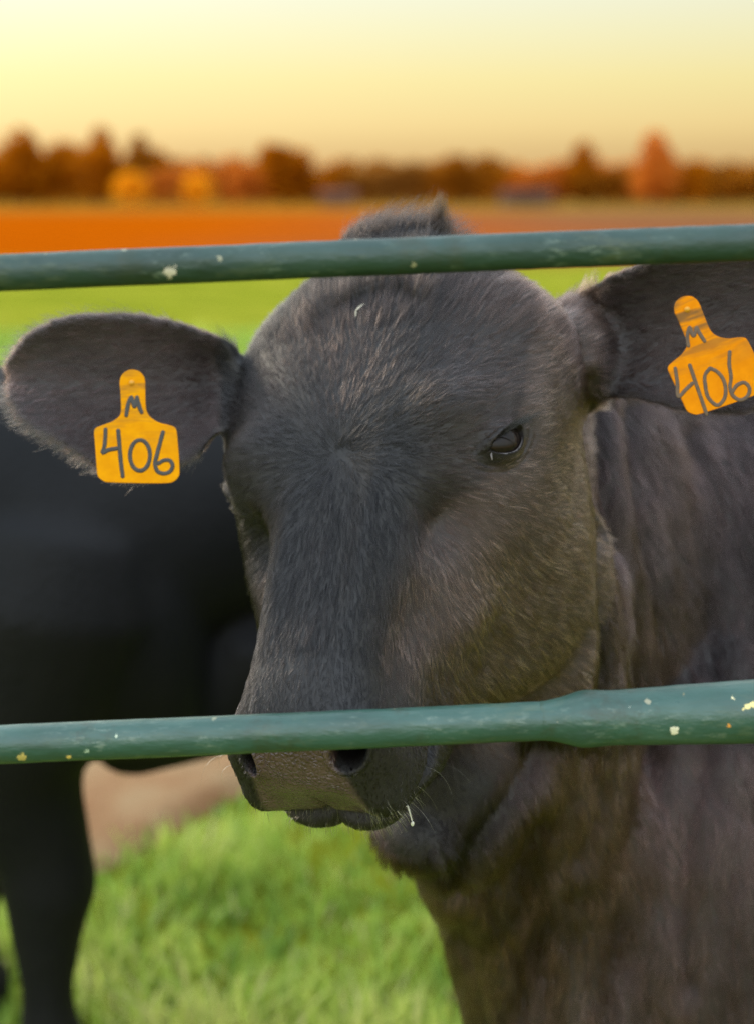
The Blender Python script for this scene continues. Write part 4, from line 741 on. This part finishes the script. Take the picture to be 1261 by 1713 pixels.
def ear_tag(name, M4, strokes, ink, mat, label, wid, bow=.003):
    root = empty(name); root.matrix_basis = M4; props(root, label, 'ear tag', 'yellow ear tags')
    P = (OUT - np.array([570, 285]))*S1*np.array([1, -1]); q = closed_curve(P, 150); bend = lambda xy: np.stack([xy[:, 0], xy[:, 1], -bow*(xy[:, 0]/.035)**2 + bow*.6*((xy[:, 1] + .04)/.04)**2*0], 1)
    bm = bmesh.new(); fr = [bm.verts.new(v) for v in q_plane(q, .0008)]; bk = [bm.verts.new(v) for v in q_plane(q, -.0008)]; n = len(q); bm.faces.new(fr); bm.faces.new(bk[::-1])
    for i in range(n): bm.faces.new((fr[i], bk[i], bk[(i+1) % n], fr[(i+1) % n]))
    bmesh.ops.recalc_face_normals(bm, faces=bm.faces); bmesh.ops.bevel(bm, geom=[e for e in bm.edges if abs(e.verts[0].co.z - e.verts[1].co.z) < 1e-6], offset=.0004, segments=2, affect='EDGES'); me = bpy.data.meshes.new('tag_panel'); bm.to_mesh(me); bm.free(); me.materials.append(mat)
    o = bpy.data.objects.new('tag_panel', me); col.objects.link(o); o.parent = root
    for nm, paths in strokes:
        parts = []
        for pth in paths:
            c = smooth_path(pth, 40); c = np.concatenate([c, np.full((len(c), 1), .0010)], 1); w = wid*(1 + .10*noise(c*1.0, 260, 3)); parts.append(tube(c, w, 12, up=(0, 0, 1), flat=(.16, 1)))
        o = mesh_obj(nm, *join(parts), ink); o.parent = root
    v, f = tube([(0, 0, -.010), (0, 0, .0002), (0, 0, .0006)], [.0030, .0032, .0024], 24, up=(0, 1, 0)); o = mesh_obj('stud', v, f, STUDM); o.parent = root
    v, f = tube([(0, 0, .0002), (0, 0, .0012)], [.0016, .0015], 14, up=(0, 1, 0)); d = mesh_obj('stud_hole', v, f, DOT); d.parent = o
def q_plane(q, z): return [(float(x), float(y), z) for x, y in q]
def tag_matrix(px, py, d, roll, tilt, turn=0.0):
    from mathutils import Matrix
    R = CB @ rot3(turn, 0, 0) @ rot3(0, tilt, 0) ; c, s = math.cos(roll), math.sin(roll); R = R @ np.array([[c, -s, 0], [s, c, 0], [0, 0, 1]]); m = np.eye(4); m[:3, :3] = R; m[:3, 3] = at(px, py, d); return Matrix(m.tolist())
def loc7(pts): return [((x - 570)*S1, -(y - 285)*S1) for x, y in pts]
th = np.linspace(.3, 2*np.pi + .25, 40)
ST1 = [('digit', [loc7([(262, 835), (258, 950), (240, 1075), (228, 1108), (300, 1078), (392, 1062)]), loc7([(412, 850), (425, 1000), (442, 1200), (467, 1392)])]), ('digit', [loc7([(670 + 118*math.cos(a), 1143 + 182*math.sin(a)) for a in th])]),
       ('digit', [loc7([(940, 868), (905, 1000), (872, 1130), (850, 1260), (882, 1335), (950, 1358), (1028, 1330), (1055, 1262), (1024, 1206), (960, 1200), (888, 1238)])]), ('letter', [loc7([(506, 672), (520, 580), (545, 490), (565, 455)]), loc7([(565, 455), (585, 520), (602, 565), (620, 510), (632, 455)]), loc7([(632, 455), (648, 520), (668, 590), (688, 635)]), loc7([(575, 490), (602, 545), (622, 490)])])]
ROLL = rad(20); S2 = 1.072/F_PX/6.854; c2, s2 = math.cos(ROLL), math.sin(ROLL)
def loc6(pts):
    o = []
    for x, y in pts: dx, dy = (x - 400)*S2, -(y - 262)*S2; o.append((dx*c2 + dy*s2, -dx*s2 + dy*c2))
    return o
ST2 = [('digit', [loc6([(260, 930), (282, 1080), (300, 1250), (380, 1170), (455, 1100)]), loc6([(425, 895), (480, 1060), (555, 1280), (612, 1448)])]), ('digit', [loc6([(655, 930), (600, 1000), (600, 1120), (645, 1280), (740, 1350), (810, 1285), (830, 1160), (795, 1040), (715, 955), (655, 930)])]),
       ('digit', [loc6([(878, 745), (872, 880), (892, 1040), (880, 1150), (925, 1255), (1000, 1290), (1085, 1235), (1100, 1155), (1045, 1092), (965, 1118), (905, 1200)])]), ('letter', [loc6([(410, 675), (398, 570), (420, 470)]), loc6([(425, 465), (470, 560), (505, 465)]), loc6([(505, 465), (545, 545), (595, 622)])])]
ear_tag('ear_tag', tag_matrix(221.4, 640.7, 1.095, 0.0, -.02, .0), ST1, INK, tag_material(.55), 'upright yellow 406 ear tag hanging in the ear on the left', .0016)
ear_tag('ear_tag', tag_matrix(1148.4, 518.2, 1.062, ROLL, -.02, -.0), ST2, INK2, tag_material(.9, .80), 'tilted orange-yellow 406 ear tag with faded ink at the right edge', .0014)

# ------------------------------------------------------------------ second cow, standing behind on the left
HEAD1 = (HR, HO, HS)
def second_cow():
    global HR, HO, HS
    bf = nrm(np.array([1., .06, 0])); bl = np.array([-bf[1], bf[0], 0]); bc = np.array([-.33, 1.875, 0.])
    def pl(s, l, z): return bc - bf*s + bl*l + np.array([0, 0, z])
    parts = [torso([(a, b, c - .06*min(1, max(0, (a + .1)/.1)), d + .075*min(1, max(0, (a + .1)/.1)), e, f) for a, b, c, d, e, f in TORSO], pl)]
    hy = nrm(np.array([-.35, .05, .93])); hz = nrm(np.array([.93, -.15, .35])); hz = nrm(hz - hy*(hz @ hy)); HR, HO, HS = np.stack([np.cross(hy, hz), hy, hz], 1), np.array([.085, 2.06, .80]), 1.0
    parts.append(head_loft())
    for sx in (-1, 1):
        parts.append(ellipsoid(HP([.03*sx, -.215, -.10]), (.03, .03, .03), HR)); parts.append(tube(HP(np.array([(.10*sx, .13, -.08), (.17*sx, .14, -.09), (.25*sx, .12, -.10)])), [.035, .06, .03], 16, flat=(.25, 1), up=HD([0, 0, 1.])))
    a, b = HP([0, .05, -.14]), pl(.16, 0, .76); parts.append(tube(cr_interp([0, .5, 1], np.array([a, (a + b)/2 + np.array([0, 0, .02]), b]), np.linspace(0, 1, 12)), np.linspace(.13, .24, 12), 28))
    parts.append(tube([HP([0, -.02, -.22]), pl(-.14, 0, .60), pl(-.08, 0, .52), pl(.02, 0, .50)], [.05, .06, .06, .06], 18))
    for l, ds in ((-.125, 0.), (.125, .20)): parts.append(leg_parts(lambda s, q, z, ds=ds: pl(s + ds*(1 - z/.75 if z < .75 else 0), q, z), .10, l, True, 1.5)); parts.append(leg_parts(lambda s, q, z, ds=ds: pl(s - .12*(1 - z/.8 if z < .8 else 0)*(ds > 0), q, z), 1.18, l, False))
    parts.append(tail_part(pl, 1.40, 1.03)); v, f = remesh('cow', parts, .010); v = laplace(v, f, 6)
    m = M('dark_coat'); vm = m.n('TexVoronoi', Scale=7.0); m.l(m.coord(), vm.inputs['Vector']); cm = m.n('SeparateColor'); m.l(vm.outputs['Color'], cm.inputs[0]); sz = m.n('SeparateXYZ'); m.l(m.coord(), sz.inputs[0]); mud = m.math('MULTIPLY', m.math('MULTIPLY', m.math('GREATER_THAN', sz.outputs['Z'], .58), m.math('LESS_THAN', m.math('ADD', vm.outputs['Distance'], m.math('MULTIPLY', m.noise(40, 3), .2)), .22)), m.math('GREATER_THAN', cm.outputs[0], .90)); m.color(m.mix(mud, m.ramp(m.noise(5, 4), [(.3, (.0045, .005, .0055)), (.7, (.009, .0085, .0085))]), (.10, .085, .065))); m.set(Roughness=.7, Specular_IOR_Level=.18); m.bump(m.noise(140, 4), .5, .004)
    root = empty('cow', pl(.6, 0, 0)); o = mesh_obj('body', v, f, m.m, root); eb = []
    for sx in (-1, 1):
        q, g = ellipsoid(HP([.094*sx, .02, -.05]), (.02,)*3, HR, 14); mesh_obj('eye', q, g, em.m, root)
    HR, HO, HS = HEAD1; return root
cow2 = second_cow(); props(cow2, 'black cow standing side-on behind the near cow, only its dark flank and foreleg showing', 'cow')
cow3 = cow2.copy(); col.objects.link(cow3)
for ch in list(cow2.children):
    c = ch.copy(); col.objects.link(c); c.parent = cow3
cow3.location = cow2.location + Vector((-1.93, 4.6, 0)); props(cow3, 'distant dark cow cut off by the left edge above the ear', 'cow')
